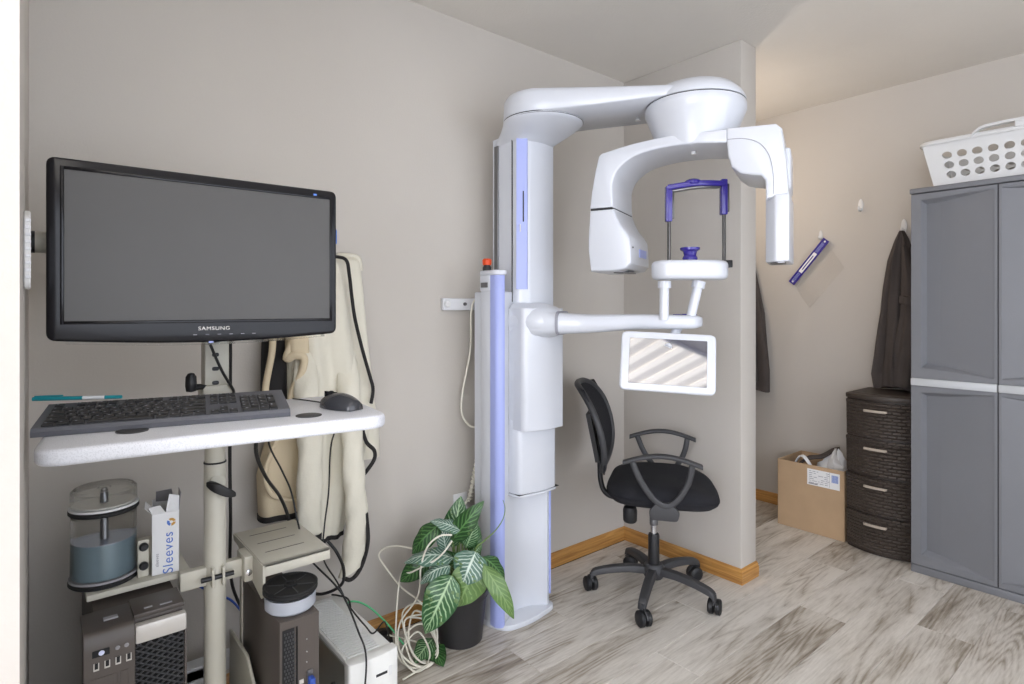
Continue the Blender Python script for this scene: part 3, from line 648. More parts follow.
# right holder: inverted U with slots
b = B(); box(b, (.25, -2.006, .594), (.518, -1.838, .602), .002); box(b, (.510, -2.006, .572), (.518, -1.838, .602), .002)
prism(b, [(.25, .60), (.518, .60), (.518, .545), (.505, .515), (.42, .535), (.30, .58), (.25, .585)], -2.009, -2.003, 0, 2, MX(((1, 0, 0, 0), (0, 0, 1, 0), (0, 1, 0, 0), (0, 0, 0, 1)))); rh = C_('computer_holder', b, 'beige_steel')
for i in range(3):
    b = B(); box(b, (.30+i*.07, -1.980, .6018), (.3025+i*.07, -1.88, .6024)); C_('holder_slot', b, 'dark_seam', rh)
b = B(); box(b, (.365, -2.030, .535), (.435, -2.008, .60), .004); C_('holder_tab', b, 'beige_steel', rh)
b = B(); lathe(b, [(0, 0), (.008, 0), (.008, .004), (.004, .006), (0, .006)], 12, MX.Translation((.435, -2.019, .560)) @ MX.Rotation(pi/2, 4, 'Y')); C_('tab_bolt', b, 'chrome', rh)
b = B(); prism(b, [(.26, .34), (.42, .34), (.60, .20), (.62, .17), (.62, .06), (.58, .04), (.26, .04)], -2.022, -2.014, .002, 1, MX(((1, 0, 0, 0), (0, 0, 1, 0), (0, 1, 0, 0), (0, 0, 0, 1)))); C_('holder_side', b, 'beige_steel', rh)
b = B(); box(b, (.26, -2.02, .085), (.62, -1.87, .093), .002); C_('holder_floor', b, 'beige_steel', rh)
b = B(); box(b, (.30, -2.006, .09), (.32, -1.998, .594), .001, 1); C_('holder_strap', b, 'beige_steel', rh)
# lower rail and feet
b = B(); box(b, (.10, -2.42, .165), (.15, -1.87, .205), .005); rl = C_('base_rail', b, 'white_satin')
b = B(); box(b, (.12, PY-.03, .04), (PX+.30, PY+.03, .085), .006); C_('base_foot', b, 'beige_steel')
b = B(); box(b, (.10, PY-.03, .04), (.15, PY+.03, .20), .004); C_('rail_post', b, 'white_satin', rl)
for x in (.16, .66):
    b = B(); lathe(b, [(0, 0), (.02, 0), (.022, .01), (.012, .04), (0, .04)], 16, MX.Translation((x, PY, 0))); C_('levelling_foot', b, 'rubber')

# ------------------------------------------------------------------ monitor
a0, a1 = V((.598, -2.428, 0)), V((.614, -1.861, 0)); ma = atan2((a1-a0).y, (a1-a0).x)-pi/2
mo = thing('computer_monitor', 'wide black glossy flat monitor mounted above the cart tray', 'monitor', ((a0+a1)/2).to_tuple()[:2]+(1.166,), ma)
def PMo(name, b, m, parent=None, ang=35): return finish(name, b, m, mo, w=False, ang=ang) if parent is None else part2(name, b, m, parent, False, ang)
# local: +x faces the viewer, y along the width, z up (0 bottom .. .352)
Wm, Hm = (a1-a0).length, .361
YZ = MX(((0, 0, 1, 0), (1, 0, 0, 0), (0, 1, 0, 0), (0, 0, 0, 1)))     # (y, z, x)
out = rpoly([(-Wm/2, .008)]+[(-Wm/2+Wm*i/12, -.012*sin(pi*i/12)+.008) for i in range(1, 12)]+[(Wm/2, .008), (Wm/2, Hm), (-Wm/2, Hm)], [.016]+[0]*11+[.016, .016, .016], 5)
b = B(); prism(b, out, -.045, .0, .005, 3, YZ); PMo('bezel', b, 'black_gloss', ang=40)
b = B(); prism(b, rrect(Wm-.10, Hm-.10, .03, 4), -.075, -.045, .012, 3, MX.Translation((0, 0, Hm/2)) @ YZ); PMo('back_cover', b, 'black_plastic')
sw0, sw1, sh0, sh1 = -Wm/2+.027, Wm/2-.018, .045, Hm-.022
b = B(); box(b, (-.004, sw0, sh0), (.0008, sw1, sh1), .0006, 1); PMo('screen', b, 'monitor_screen')
for lo, hi in (((-.001, sw0-.006, sh0-.006), (.0022, sw0, sh1+.006)), ((-.001, sw1, sh0-.006), (.0022, sw1+.006, sh1+.006)), ((-.001, sw0, sh0-.006), (.0022, sw1, sh0)), ((-.001, sw0, sh1), (.0022, sw1, sh1+.006))):
    b = B(); box(b, lo, hi, .0012, 2); PMo('screen_rim', b, 'black_gloss')
lm = MX(((0, 0, 1, .0018), (1, 0, 0, 0), (0, 1, 0, 0), (0, 0, 0, 1)))
t = text_mesh('SAMSUNG', .0112, .0003, .0); bmesh.ops.transform(t, matrix=MX.Translation((0, .006, .026)) @ MX.Diagonal((1, 1.15, 1, 1)) @ lm, verts=t.verts); PMo('logo', t, 'silver_plastic')
for i in range(6):
    b = B(); box(b, (-.001, -.035+i*.024, .0125), (.0010, -.028+i*.024, .0135)); PMo('button_mark', b, 'print_grey')
b = B(); box(b, (-.0005, Wm/2-.058, Hm-.0195), (.0014, Wm/2-.050, Hm-.0115), .0005, 1); PMo('sticker', b, 'print_blue')
b = B(); prism(b, [(-Wm/2+.03+(Wm-.06)*i/12, .0085-.012*sin(pi*(i*.88/12+.06))) for i in range(13)]+[(-Wm/2+.03+(Wm-.06)*i/12, .003-.0125*sin(pi*(i*.88/12+.06))) for i in range(12, -1, -1)], -.03, -.002, 0, 2, YZ); PMo('chin_strip', b, 'clear_plastic')
b = B(); box(b, (-.006, -.005, -.006), (.001, .005, -.002), .001, 1); PMo('power_lamp', b, 'periwinkle')
b = B(); prism(b, rpoly([(Wm/2-.002, .232), (Wm/2+.012, .232), (Wm/2+.012, .272), (Wm/2-.002, .272)], [0, .006, .006, 0], 4), -.03, -.027, .0006, 1, YZ); PMo('blue_tab', b, 'print_blue')

# ------------------------------------------------------------------ keyboard, mouse, pen
kl, kr_ = V((.640, -2.4515)), V((.728, -2.014)); ka = atan2((kr_-kl).y, (kr_-kl).x)-pi/2
kb = thing('keyboard', 'long black full-size computer keyboard lying across the white tray', 'keyboard', (kl.x, kl.y, TZ), ka)
KL = (kr_-kl).length; KD = .158
def kz(x): return .016+(-x)/KD*.024      # top surface rises to the rear; x runs 0 (front) to -KD
def PK(name, b, m, parent=None): return finish(name, b, m, kb, w=False) if parent is None else part2(name, b, m, parent)
b = B()
loft(b, [[V((x, y, z)) for x, z in ((-.001, .0005), (0, .010), (-.004, kz(-.004)), (-KD+.004, kz(-KD+.004)), (-KD, kz(-KD)-.004), (-KD, .020), (-KD+.01, .010))] for y in (0, KL)]); PK('case', b, 'key_plastic')
for y in (.03, KL-.03):
    b = B(); box(b, (-KD+.008, y-.012, 0), (-KD+.014, y+.012, .022), .001, 1); PK('foot', b, 'rubber')
ku = .0182
kmesh = {}
def key(row, col, wd=1, dep=1):
    k_ = (wd, dep)
    if k_ not in kmesh:
        t = B(); w_, d_ = wd*ku-.0032, dep*.0215-.0050
        loft(t, [[V((x*s_, y*s2, z)) for x, y in ((-d_/2, -w_/2), (d_/2, -w_/2), (d_/2, w_/2), (-d_/2, w_/2))] for z, s_, s2 in ((-.002, 1, 1), (.003, .97, .97), (.0045, .82, .86))])
        q_ = [t.verts.new((a_, c_, .0047)) for a_, c_ in ((-d_*.30, -w_*.30), (-d_*.02, -w_*.30), (-d_*.02, -w_*.30+.0035), (-d_*.30, -w_*.30+.0035))]; t.faces.new(q_).material_index = 1
        me = bpy.data.meshes.new('key'); t.to_mesh(me); t.free(); me.materials.append(MATS['black_plastic']); me.materials.append(MATS['print_grey']); kmesh[k_] = me
    x = -.017-row*.0222-(.005 if row == 5 else 0)-(dep-1)*.0222/2; y = .012+(col+wd/2)*ku
    o = bpy.data.objects.new('key', kmesh[k_]); COL.objects.link(o); o.parent = kb
    o.location = (x, y, kz(x)); o.rotation_euler = (0, atan2(.024, KD), 0)
for c_, w_ in ((0, 1.25), (1.25, 1.25), (2.5, 1.25), (3.75, 6.25), (10, 1.25), (11.25, 1.25), (12.5, 1.25), (13.75, 1.25)): key(0, c_, w_)
key(1, 0, 2.25); [key(1, 2.25+i) for i in range(10)]; key(1, 12.25, 2.75)
key(2, 0, 1.75); [key(2, 1.75+i) for i in range(11)]; key(2, 12.75, 2.25)
key(3, 0, 1.5); [key(3, 1.5+i) for i in range(12)]; key(3, 13.5, 1.5)
[key(4, i) for i in range(13)]; key(4, 13, 2)
key(5, 0); [key(5, 2+i+(i//4)*.5) for i in range(12)]
for r_ in (3, 4, 5): [key(r_, 15.3+i) for i in range(3)]
[key(0, 15.3+i) for i in range(3)]; key(1, 16.3)
for r_ in (1, 2, 3, 4):
    [key(r_, 18.6+i) for i in range(3)]
key(0, 18.6, 2); key(0, 20.6); key(0, 21.6, 1, 2); key(2, 21.6, 1, 2); key(4, 21.6)
# mouse
ms = thing('computer_mouse', 'black wired mouse on the right end of the white tray', 'mouse', (.700, -1.888, TZ), R(18))
def mring(s):   # s 0 tail .. 1 nose, nose towards -x
    w_ = .031*(sin(pi*min(1, .12+.80*s))**.5); h_ = .037*(sin(pi*(.16+.66*s))**.8); x = .055-.11*s
    return [V((x, w_*cos(t_)*(1 if sin(t_) < .2 else 1), max(.001, h_*max(0, sin(t_))**.8))) for t_ in [pi*i/14 for i in range(15)]]
b = B(); loft(b, [mring(i/14) for i in range(15)]); finish('shell', b, 'mouse_plastic', ms, w=False, ang=70)
b = B(); box(b, (-.055, -.0008, .012), (-.012, .0008, .0375), 0); finish('button_seam', b, 'black_gloss', ms, w=False)
b = B(); lathe(b, [(0, -.004), (.009, -.004), (.010, 0), (.009, .004), (0, .004)], 14, MX.Translation((-.032, 0, .030)) @ MX.Rotation(pi/2, 4, 'X')); finish('scroll_wheel', b, 'rubber', ms, w=False)
b = B(); tube(b, [(-.053, 0, .008), (-.08, .01, .006), (-.13, .02, .004), (-.20, .02, .004)], .0018, 6, 5); finish('mouse_cord', b, 'cord_black', ms, w=False)
# pen
pa_, pb_ = V((.462, -2.4465, TZ+.0495)), V((.535, -2.300, TZ+.0485)); pd = (pb_-pa_)
pe = thing('ballpoint_pen', 'teal pen with white print lying on the back edge of the keyboard', 'pen', pa_)
def pt(s): return pa_+pd*s
b = B(); tube(b, [pt(.0), pt(.55)], .0042, 12, 0); finish('pen_cap', b, 'pen_teal', pe)
b = B(); tube(b, [pt(.55), pt(.80)], .0038, 12, 0); finish('pen_label', b, 'paper', pe)
b = B(); tube(b, [pt(.80), pt(.95), pt(1.0)], lambda s: .0038 if s < .8 else .0038*(1-s)*4+.0012, 12, 3); finish('pen_barrel', b, 'pen_teal', pe)
b = B(); tube(b, [pt(.02)+V((0, 0, .005)), pt(.33)+V((0, 0, .006))], .0016, 8, 0); finish('pen_clip', b, 'pen_teal', pe)

# ------------------------------------------------------------------ disc spindles
def spindle(loc, label, R_, h, disc_h, disc_mat, flip=False, cover_r=None, cmat='clear_plastic'):
    t = thing('disc_spindle', label, 'disc spindle', loc, 0, 'plastic disc spindle boxes')
    cr = cover_r or R_-.004
    def q(n, prof, m, parent=None, ang=40):
        b = B(); pr_ = [(r, (h-z) if flip else z) for r, z in prof]; lathe(b, pr_, 48)
        return finish(n, b, m, t, w=False, ang=ang) if parent is None else part2(n, b, m, parent, False, ang)
    bs = q('spindle_base', [(0, 0), (R_-.003, 0), (R_, .003), (R_, .009), (R_-.003, .012), (.03, .012), (.012, .014), (0, .014)], 'rubber')
    if not flip: q('base_rim', [(cr-.012, .0122), (R_-.001, .0122), (R_-.0015, .017), (cr-.012, .017)], 'paper_grey' if disc_h > .03 else 'white_plastic', bs)
    q('spindle_post', [(0, .012), (.0075, .012), (.0075, h-.02), (.005, h-.012), (0, h-.012)], 'grey_steel')
    if disc_h:
        ds = q('disc_stack', [(.0078, .0175), (.060, .0175), (.060, .017+disc_h), (.0078, .017+disc_h)], disc_mat)
        q('top_disc', [(.0078, .0172+disc_h), (.0598, .0172+disc_h), (.0598, .0184+disc_h), (.0078, .0184+disc_h)], 'disc_top' if disc_h > .03 else 'disc_white', ds)
    q('cover', [(cr, .017), (cr-.001, h-.006), (cr-.007, h), (.012, h), (.012, h-.004), (0, h-.004), (0, h-.006), (.0138, h-.0062), (.0138, h-.0018), (cr-.0076, h-.0018), (cr-.0026, h-.0065), (cr-.0016, .017)], cmat)
    return t
spindle((.300, -2.312, .5825), 'clear spindle box full of blue-grey discs on the left holder', .0715, .166, .082, 'disc_blue')
spindle((.300, -2.312, .7487), 'short clear spindle box with one pale disc, stacked on top of the fuller one', .0715, .058, .0025, 'disc_white', cover_r=.068)
spin2 = spindle((.556, -1.955, .5005), 'upside-down spindle box with black ribbed base upward on the right-hand computer', .064, .052, .0, 'disc_blue', True, cmat='frosted_plastic')
for k in range(6):
    b = B(); box(b, (.014, -.0012, .0515), (.058, .0012, .0535), 0, 1, MX.Rotation(2*pi*k/6, 4, 'Z')); finish('base_rib', b, 'charcoal_plastic', spin2, w=False)
b = B(); lathe(b, [(.056, .052), (.064, .052), (.064, .056), (.061, .0565), (.056, .053)], 48); finish('base_lip', b, 'rubber', spin2, w=False)
b = B(); lathe(b, [(0, .052), (.016, .052), (.016, .058), (.010, .058), (.010, .054), (0, .054)], 32); finish('base_boss', b, 'rubber', spin2, w=False)

# sleeves carton with a torn open top
sv = thing('sleeve_carton', 'narrow white carton of disc sleeves with torn open top beside the spindles', 'carton', (.300, -2.184, .5825), R(-8))
b = B(); w_, d_, h_ = .058, .128, .150
box(b, (-d_/2, -w_/2, 0), (d_/2, w_/2, .0012)); 
for lo, hi in (((d_/2-.0012, -w_/2, 0), (d_/2, w_/2, h_)), ((-d_/2, -w_/2, 0), (-d_/2+.0012, w_/2, h_)), ((-d_/2, -w_/2, 0), (d_/2, -w_/2+.0012, h_)), ((-d_/2, w_/2-.0012, 0), (d_/2, w_/2, h_))): box(b, lo, hi)
cbx = finish('carton_body', b, 'paper', sv, w=False)
def flap(pts, m, th=.0012):
    b = B(); P_ = [V(p) for p in pts]; n_ = (P_[1]-P_[0]).cross(P_[2]-P_[0]).normalized()*th
    loft(b, [P_, [p+n_ for p in P_]]); return finish('torn_flap', b, m, sv, w=False)
flap([(.062, -.028, .148), (.064, .0, .150), (.080, -.012, .175), (.072, -.036, .170)], 'paper')
flap([(.060, .0, .150), (.062, .028, .149), (.045, .030, .182), (.048, .008, .190)], 'paper')
flap([(.0, .0285, .149), (.06, .0285, .149), (.05, .034, .190), (.02, .030, .196), (.0, .033, .175)], 'paper_grey')
flap([(.0, -.028, .149), (.06, -.028, .149), (.055, -.044, .165), (.02, -.042, .172)], 'paper')
flap([(-.05, -.02, .149), (-.04, .02, .149), (-.02, .015, .185), (-.03, -.02, .180)], 'paper_grey')
tm = text_mesh('Sleeves', .031, .0002, 0); bmesh.ops.transform(tm, matrix=MX.Translation((d_/2+.0005, .006, .050)) @ MX(((0, 0, 1, 0), (0, -1, 0, 0), (1, 0, 0, 0), (0, 0, 0, 1))), verts=tm.verts); finish('lettering', tm, 'print_blue', sv, w=False)
tm = text_mesh('sleeves', .010, .0002, 0); bmesh.ops.transform(tm, matrix=MX.Translation((d_/2+.0005, -.018, .036)) @ MX(((0, 0, 1, 0), (0, -1, 0, 0), (1, 0, 0, 0), (0, 0, 0, 1))), verts=tm.verts); finish('small_print', tm, 'print_grey', sv, w=False)
for r0, r1, a0_, a1_, mm_ in ((.0095, .0035, .2, 2.2, 'print_gold'), (.0095, .0035, 2.6, 4.4, 'print_blue'), (.0095, .0035, 4.7, 6.2, 'print_gold')):
    b = B(); n_ = 10; ring_o = [V((d_/2+.0006, .012+r0*cos(a0_+(a1_-a0_)*i/n_), .125+r0*sin(a0_+(a1_-a0_)*i/n_))) for i in range(n_+1)]; ring_i = [V((d_/2+.0006, .012+r1*cos(a0_+(a1_-a0_)*i/n_), .125+r1*sin(a0_+(a1_-a0_)*i/n_))) for i in range(n_+1)]
    loft(b, [ring_o+ring_i[::-1], [p+V((.0003, 0, 0)) for p in ring_o+ring_i[::-1]]]); finish('carton_logo', b, mm_, sv, w=False)

# ------------------------------------------------------------------ black tower under the left holder
tw = thing('tower_computer', 'dark tower computer with honeycomb mesh front under the left holder', 'computer', (.29, -2.272, .03))
def TW(name, b, m, parent=None): return finish(name, b, m, tw) if parent is None else part2(name, b, m, parent, True)
TX, TY0, TY1, TT = .530, -2.364, -2.180, .560
b = B(); box(b, (.06, TY0+.022, .03), (TX-.03, TY1, TT-.004), .004); TW('case', b, 'tower_brown')
b = B(); prism(b, rpoly([(TX-.032, .03), (TX, .03), (TX, TT-.03), (TX-.010, TT-.002), (TX-.10, TT+.004), (TX-.10, TT-.006), (TX-.032, TT-.006)], [0, .004, .02, .01, .002, 0, 0], 4), TY0-.003, TY0+.088, .002, 1, MX(((1, 0, 0, 0), (0, 0, 1, 0), (0, 1, 0, 0), (0, 0, 0, 1)))); fp = TW('front_panel', b, 'tower_brown')
b = B(); box(b, (TX-.12, TY0+.088, TT-.008), (TX-.028, TY1+.003, TT+.003), .003); TW('top_panel', b, 'tower_brown')
b = B(); box(b, (TX-.025, TY0+.088, TT-.052), (TX-.002, TY1+.003, TT-.012), .005); TW('front_handle', b, 'silver_plastic')
b = B(); box(b, (TX-.032, TY0+.088, .03), (TX-.018, TY1+.003, TT-.05), .002); ms_ = TW('mesh_backing', b, 'rubber')
b = B(); box(b, (TX-.02, TY1-.002, .03), (TX, TY1+.003, TT-.05), .002); TW('mesh_edge', b, 'tower_brown')
# diagonal lattice of the mesh, one bar each way
ya, yb_, za, zb_ = TY0+.089, TY1-.002, .20, TT-.054; sp_ = .0125; Wd = yb_-ya
b = B()
for sgn in (1, -1):
    k = -30
    while k < 60:
        z_s = za+k*sp_; k += 1; sl = .62*sgn; z_b = z_s+(0 if sgn > 0 else Wd*.62)
        lo_, hi_ = sorted(((za-z_b)/sl, (zb_-z_b)/sl)); y_0, y_1 = ya+max(0, lo_), ya+min(Wd, hi_)
        if y_1-y_0 < .004: continue
        z_0, z_1 = z_b+sl*(y_0-ya), z_b+sl*(y_1-ya)
        tube(b, [(TX-.006, y_0, z_0), (TX-.006, y_1, z_1)], .0022, 4, 0)
lt = TW('mesh_lattice', b, 'charcoal_plastic'); lt['kind'] = 'stuff'
for i in range(4):
    b = B(); y = TY0+.014+i*.019; box(b, (TX-.001, y, TT-.078), (TX+.0012, y+.010, TT-.062), .0005, 1); pu = TW('usb_port', b, 'silver_plastic', fp)
    b = B(); box(b, (TX, y+.002, TT-.074), (TX+.0016, y+.008, TT-.062), 0); TW('port_slot', b, 'rubber', fp)
b = B(); box(b, (TX-.001, TY0+.012, TT-.050), (TX+.001, TY0+.042, TT-.036), .0005, 1); TW('power_recess', b, 'rubber', fp)
b = B(); lathe(b, [(0, 0), (.0055, 0), (.0048, .002), (0, .002)], 16, MX.Translation((TX+.0005, TY0+.028, TT-.043)) @ MX.Rotation(pi/2, 4, 'Y')); TW('power_button', b, 'led_white', fp)
for y in (.056, .072):
    b = B(); lathe(b, [(0, 0), (.0045, 0), (.004, .0015), (.002, .0015), (.002, .0005), (0, .0005)], 14, MX.Translation((TX, TY0+y, TT-.043)) @ MX.Rotation(pi/2, 4, 'Y')); TW('audio_jack', b, 'paper_grey', fp)
b = B(); box(b, (TX-.001, TY0+.006, .06), (TX+.0015, TY0+.056, TT-.094), .001, 1); TW('bay_cover', b, 'tower_brown', fp)
b = B(); box(b, (TX-.001, TY0+.060, .06), (TX+.0015, TY0+.076, TT-.094), .001, 1); TW('bay_cover', b, 'tower_brown', fp)
for x, y, dx_, dy_ in ((TX-.055, TY0+.035, .022, .026), (TX-.05, TY0+.11, .006, .016), (TX-.045, TY0+.14, .006, .024)):
    b = B(); box(b, (x, y, TT+.002), (x+dx_*.6, y+dy_, TT+.0052)); TW('sticker', b, 'paper_grey')

# ------------------------------------------------------------------ slim computer in the right holder
dp = thing('slim_computer', 'slim dark desktop computer standing on edge, port side facing out, in the right holder', 'computer', (.42, -1.955, .093))
def DP(name, b, m, parent=None): return finish(name, b, m, dp) if parent is None else part2(name, b, m, parent, True)
DX, DY0, DY1, DZ = .620, -2.002, -1.908, .499
b = B(); box(b, (.30, DY0, .0935), (DX-.004, DY1, DZ), .003); DP('case', b, 'tower_brown')
b = B(); box(b, (DX-.005, DY0, .095), (DX, DY1, DZ-.001), .001, 1); bp = DP('rear_panel', b, 'tower_brown')
ya, yb_ = DY0+.006, DY0+.034
b = B(); box(b, (DX-.0005, ya, .12), (DX+.001, yb_, DZ-.02)); DP('vent_strip', b, 'rubber', bp)
b = B(); n_ = 0; z = .16
while z < DZ-.03:
    for j in range(4):
        y = ya+.004+j*.0065+(.003 if n_ % 2 else 0); box(b, (DX+.0008, y, z), (DX+.0022, y+.0032, z+.005))
    z += .0085; n_ += 1
vm = DP('vent_mesh', b, 'charcoal_plastic', bp); vm['kind'] = 'stuff'
b = B(); box(b, (DX-.0005, yb_+.004, .30), (DX+.0012, yb_+.008, DZ-.02)); DP('card_slot', b, 'black_gloss', bp)
for z, m_, dz in ((.30, 'silver_plastic', .014), (.32, 'silver_plastic', .010), (.338, 'silver_plastic', .010)):
    b = B(); box(b, (DX-.0005, yb_+.012, z), (DX+.0018, yb_+.022, z+dz), .0004, 1); DP('port', b, m_, bp)
b = B(); box(b, (DX-.0005, yb_+.004, .255), (DX+.0012, DY1-.004, .292), .0006, 1); DP('port_plate', b, 'beige_steel', bp)
b = B(); box(b, (DX+.0008, yb_+.014, .264), (DX+.0035, yb_+.034, .284), .001, 1); DP('serial_port', b, 'grey_steel', bp)
b = B(); box(b, (DX-.0005, yb_+.030, .335), (DX+.004, yb_+.044, .365), .001, 1); vp = DP('video_port', b, 'grey_steel', bp)
b = B(); box(b, (DX+.003, yb_+.030, .325), (DX+.022, yb_+.044, .352), .003, 2); DP('plug', b, 'cord_blue', bp)
for z in (.385, .41, .44):
    b = B(); lathe(b, [(0, 0), (.0022, 0), (.0015, .001), (0, .001)], 10, MX.Translation((DX, yb_+.030, z)) @ MX.Rotation(pi/2, 4, 'Y')); DP('screw', b, 'chrome', bp)
b = B(); tube(b, [(DX+.02, yb_+.037, .335), (DX+.045, yb_+.040, .30), (DX+.05, yb_+.05, .22), (DX+.045, yb_+.04, .12), (DX+.05, yb_+.03, .02)], .0035, 8, 6); DP('video_cable', b, 'cord_white')

# ------------------------------------------------------------------ white computer case on the floor
wc = thing('white_computer_case', 'old white computer case with ribbed top standing on the floor by the plant', 'computer', (.30, -1.70, 0))
def WC(name, b, m, parent=None): return finish(name, b, m, wc) if parent is None else part2(name, b, m, parent, True)
b = B(); box(b, (.085, -1.772, .006), (.47, -1.632, .250), .004); WC('case', b, 'ivory_plastic')
b = B(); box(b, (.10, -1.7755, .012), (.465, -1.771, .238), .001, 1); sp = WC('metal_side_panel', b, 'galv_steel')
for x, z in ((.13, .20), (.15, .185), (.17, .20), (.16, .21), (.42, .16)):
    b = B(); lathe(b, [(0, 0), (.005, 0), (.004, .002), (0, .0025)], 12, MX.Translation((x, -1.7755, z)) @ MX.Rotation(pi/2, 4, 'X')); WC('rivet', b, 'dark_seam', sp)
b = B(); lathe(b, [(0, 0), (.012, 0), (.012, .008), (.006, .010), (0, .010)], 16, MX.Translation((.40, -1.7755, .15)) @ MX.Rotation(pi/2, 4, 'X')); WC('side_connector', b, 'grey_steel', sp)
b = B(); prism(b, rpoly([(.468, -1.778), (.500, -1.778), (.508, -1.74), (.508, -1.66), (.500, -1.626), (.468, -1.626)], .008, 4), .0, .254, .005, 2); ff = WC('front_bezel', b, 'ivory_plastic')
b = B(); box(b, (.5065, -1.70, .195), (.5088, -1.665, .203), .0008, 1); WC('vent_slot', b, 'dark_seam', ff)
b = B(); box(b, (.5065, -1.715, .185), (.5076, -1.650, .213), .0008, 1); WC('slot_frame', b, 'white_plastic', ff)
b = B(); box(b, (.5065, -1.76, .05), (.5085, -1.64, .12), .001, 1); WC('lower_panel', b, 'white_plastic', ff)
for i in range(30):
    x = .11+i*.0118
    b = B(); box(b, (x, -1.765, .2495), (x+.0072, -1.665, .2530), .001, 1); WC('top_rib', b, 'white_plastic')

# ------------------------------------------------------------------ cables behind and under the cart
def cable(name, pts, r, m, label, loc=None, k=7):
    b = B(); tube(b, pts, r, 8, k); return solo(name, b, m, label, 'cable', loc or pts[0])
cable('monitor_cable', [(.46, -2.135, 1.21), (.455, -2.11, 1.14), (.45, -2.085, 1.08), (.43, -2.055, 1.03), (.38, -2.043, 1.015)], .0035, 'cord_black', 'short black cable curving from the monitor across the mast slots')
cable('power_cable', [(.345, -2.042, 1.24), (.325, -2.035, 1.136), (.32, -2.035, .95), (.315, -2.034, .80), (.31, -2.031, .658), (.20, -2.005, .50), (.16, -1.985, .40), (.18, -1.95, .31), (.20, -1.90, .22), (.18, -1.86, .02)], .0045, 'cord_black', 'thick black cable running down behind the beige post')
cable('network_cable', [(.055, -2.13, .455), (.04, -2.08, .41), (.035, -2.0, .345), (.03, -1.95, .30), (.035, -1.90, .20), (.06, -1.86, .05), (.10, -1.84, .008)], .0035, 'cord_blue', 'blue network cable low on the wall behind the post')
cable('keyboard_cable', [(.56, -2.03, .955), (.50, -2.02, .88), (.38, -1.96, .78), (.27, -1.89, .69), (.235, -1.855, .62), (.235, -1.84, .55)], .0048, 'cord_black', 'thick black cable slanting from under the tray to the cream jacket')
cable('mouse_cable', [(.50, -1.98, .955), (.42, -1.965, .88), (.34, -1.905, .78), (.32, -1.872, .708), (.335, -1.858, .62), (.36, -1.84, .53), (.46, -1.80, .47), (.48, -1.775, .42), (.50, -1.75, .34), (.515, -1.735, .28), (.53, -1.745, .20), (.535, -1.77, .1), (.53, -1.79, .004)], .0026, 'cord_black', 'thin black cable falling from the tray past the right holder')
cable('thin_cable', [(.50, -1.80, .960), (.42, -1.778, .90), (.34, -1.763, .82), (.31, -1.757, .68), (.31, -1.77, .58), (.34, -1.785, .50), (.44, -1.785, .465), (.46, -1.76, .40), (.42, -1.69, .30), (.40, -1.655, .258), (.36, -1.60, .257), (.25, -1.53, .16), (.16, -1.47, .05)], .0024, 'cord_black', 'thin black cable hanging between the jacket sleeves')
cable('looped_cable', [(.30, -1.755, .53), (.31, -1.73, .49), (.30, -1.705, .43), (.27, -1.70, .37), (.22, -1.74, .335), (.15, -1.80, .33), (.1, -1.84, .25), (.08, -1.86, .05)], .0048, 'cord_black', 'thick black cable looping out below the jacket right of the holder')
cable('short_cable', [(.10, -1.66, .262), (.12, -1.645, .262), (.14, -1.62, .25), (.12, -1.60, .20), (.10, -1.58, .1)], .003, 'cord_black', 'short black cable at the back corner of the white computer case')

# ------------------------------------------------------------------ power strip and white cables by the plant
ps = thing('power_strip', 'black power adapter strip on the floor between the white computer case and the plant', 'power strip', (.12, -1.475, 0), R(-25))
b = B(); box(b, (-.10, -.032, 0), (.10, .032, .042), .006); finish('strip_body', b, 'black_plastic', ps, w=False)
for i in range(3):
    b = B(); lathe(b, [(0, .042), (.014, .042), (.014, .0405), (.016, .0425), (.016, .0430), (0, .0430)], 18, MX.Translation((-.06+i*.055, 0, 0))); finish('socket', b, 'rubber', ps, w=False)
b = B(); box(b, (.03, -.02, .042), (.055, .006, .062), .003); finish('white_plug', b, 'white_plastic', ps, w=False)
def tangle(seed, n, c, sp, z0, z1):   # loose upright loops that slump forward
    rnd = random.Random(seed); a = rnd.random()*6; out = []; ra = rnd.uniform(.7, 1)
    for i in range(n):
        a += rnd.uniform(.95, 1.25); ra += (rnd.uniform(.55, 1.0)-ra)*.5; k = .5+.5*sin(a)
        out.append(V((max(.02, c[0]+sp[0]*ra*(.5-k)*.9+rnd.uniform(-.012, .012)), c[1]+sp[1]*ra*cos(a), z0+(z1-z0)*k*ra)))
    return out
cable('white_cable', [at(414, 549, 2.10), at(398, 546, 2.12), at(385, 548, 2.14), at(379, 556, 2.14), at(389, 572, 2.12), at(402, 588, 2.1), at(418, 600, 2.08), at(428, 612, 2.06)]+tangle(3, 15, (.225, -1.385), (.13, .075), .006, .20)+[V((.10, -1.45, .05))], .0031, 'cord_white', 'long tangled white cable heaped on the floor left of the plant pot')
cable('white_cable', [at(452, 535, 2.02), at(440, 536, 2.02), at(428, 546, 2.02), at(421, 566, 2.03), at(420, 585, 2.04), at(416, 600, 2.05)]+tangle(8, 12, (.245, -1.40), (.13, .085), .006, .16), .0031, 'cord_white', 'white cable arching up over the plant leaves')
cable('white_cable', [at(452, 541, 2.02), at(438, 558, 2.02), at(412, 572, 2.05), at(400, 578, 2.08)]+tangle(13, 9, (.25, -1.42), (.12, .075), .006, .12)+[V((.30, -1.50, .006))], .0031, 'cord_white', 'white cable crossing the leaves then coiling down to the floor')
cable('green_cable', [(.03, -1.60, .16), (.05, -1.57, .19), (.08, -1.52, .17), (.12, -1.46, .10), (.17, -1.42, .03)], .0035, 'cord_green', 'green cable curving behind the white computer case')

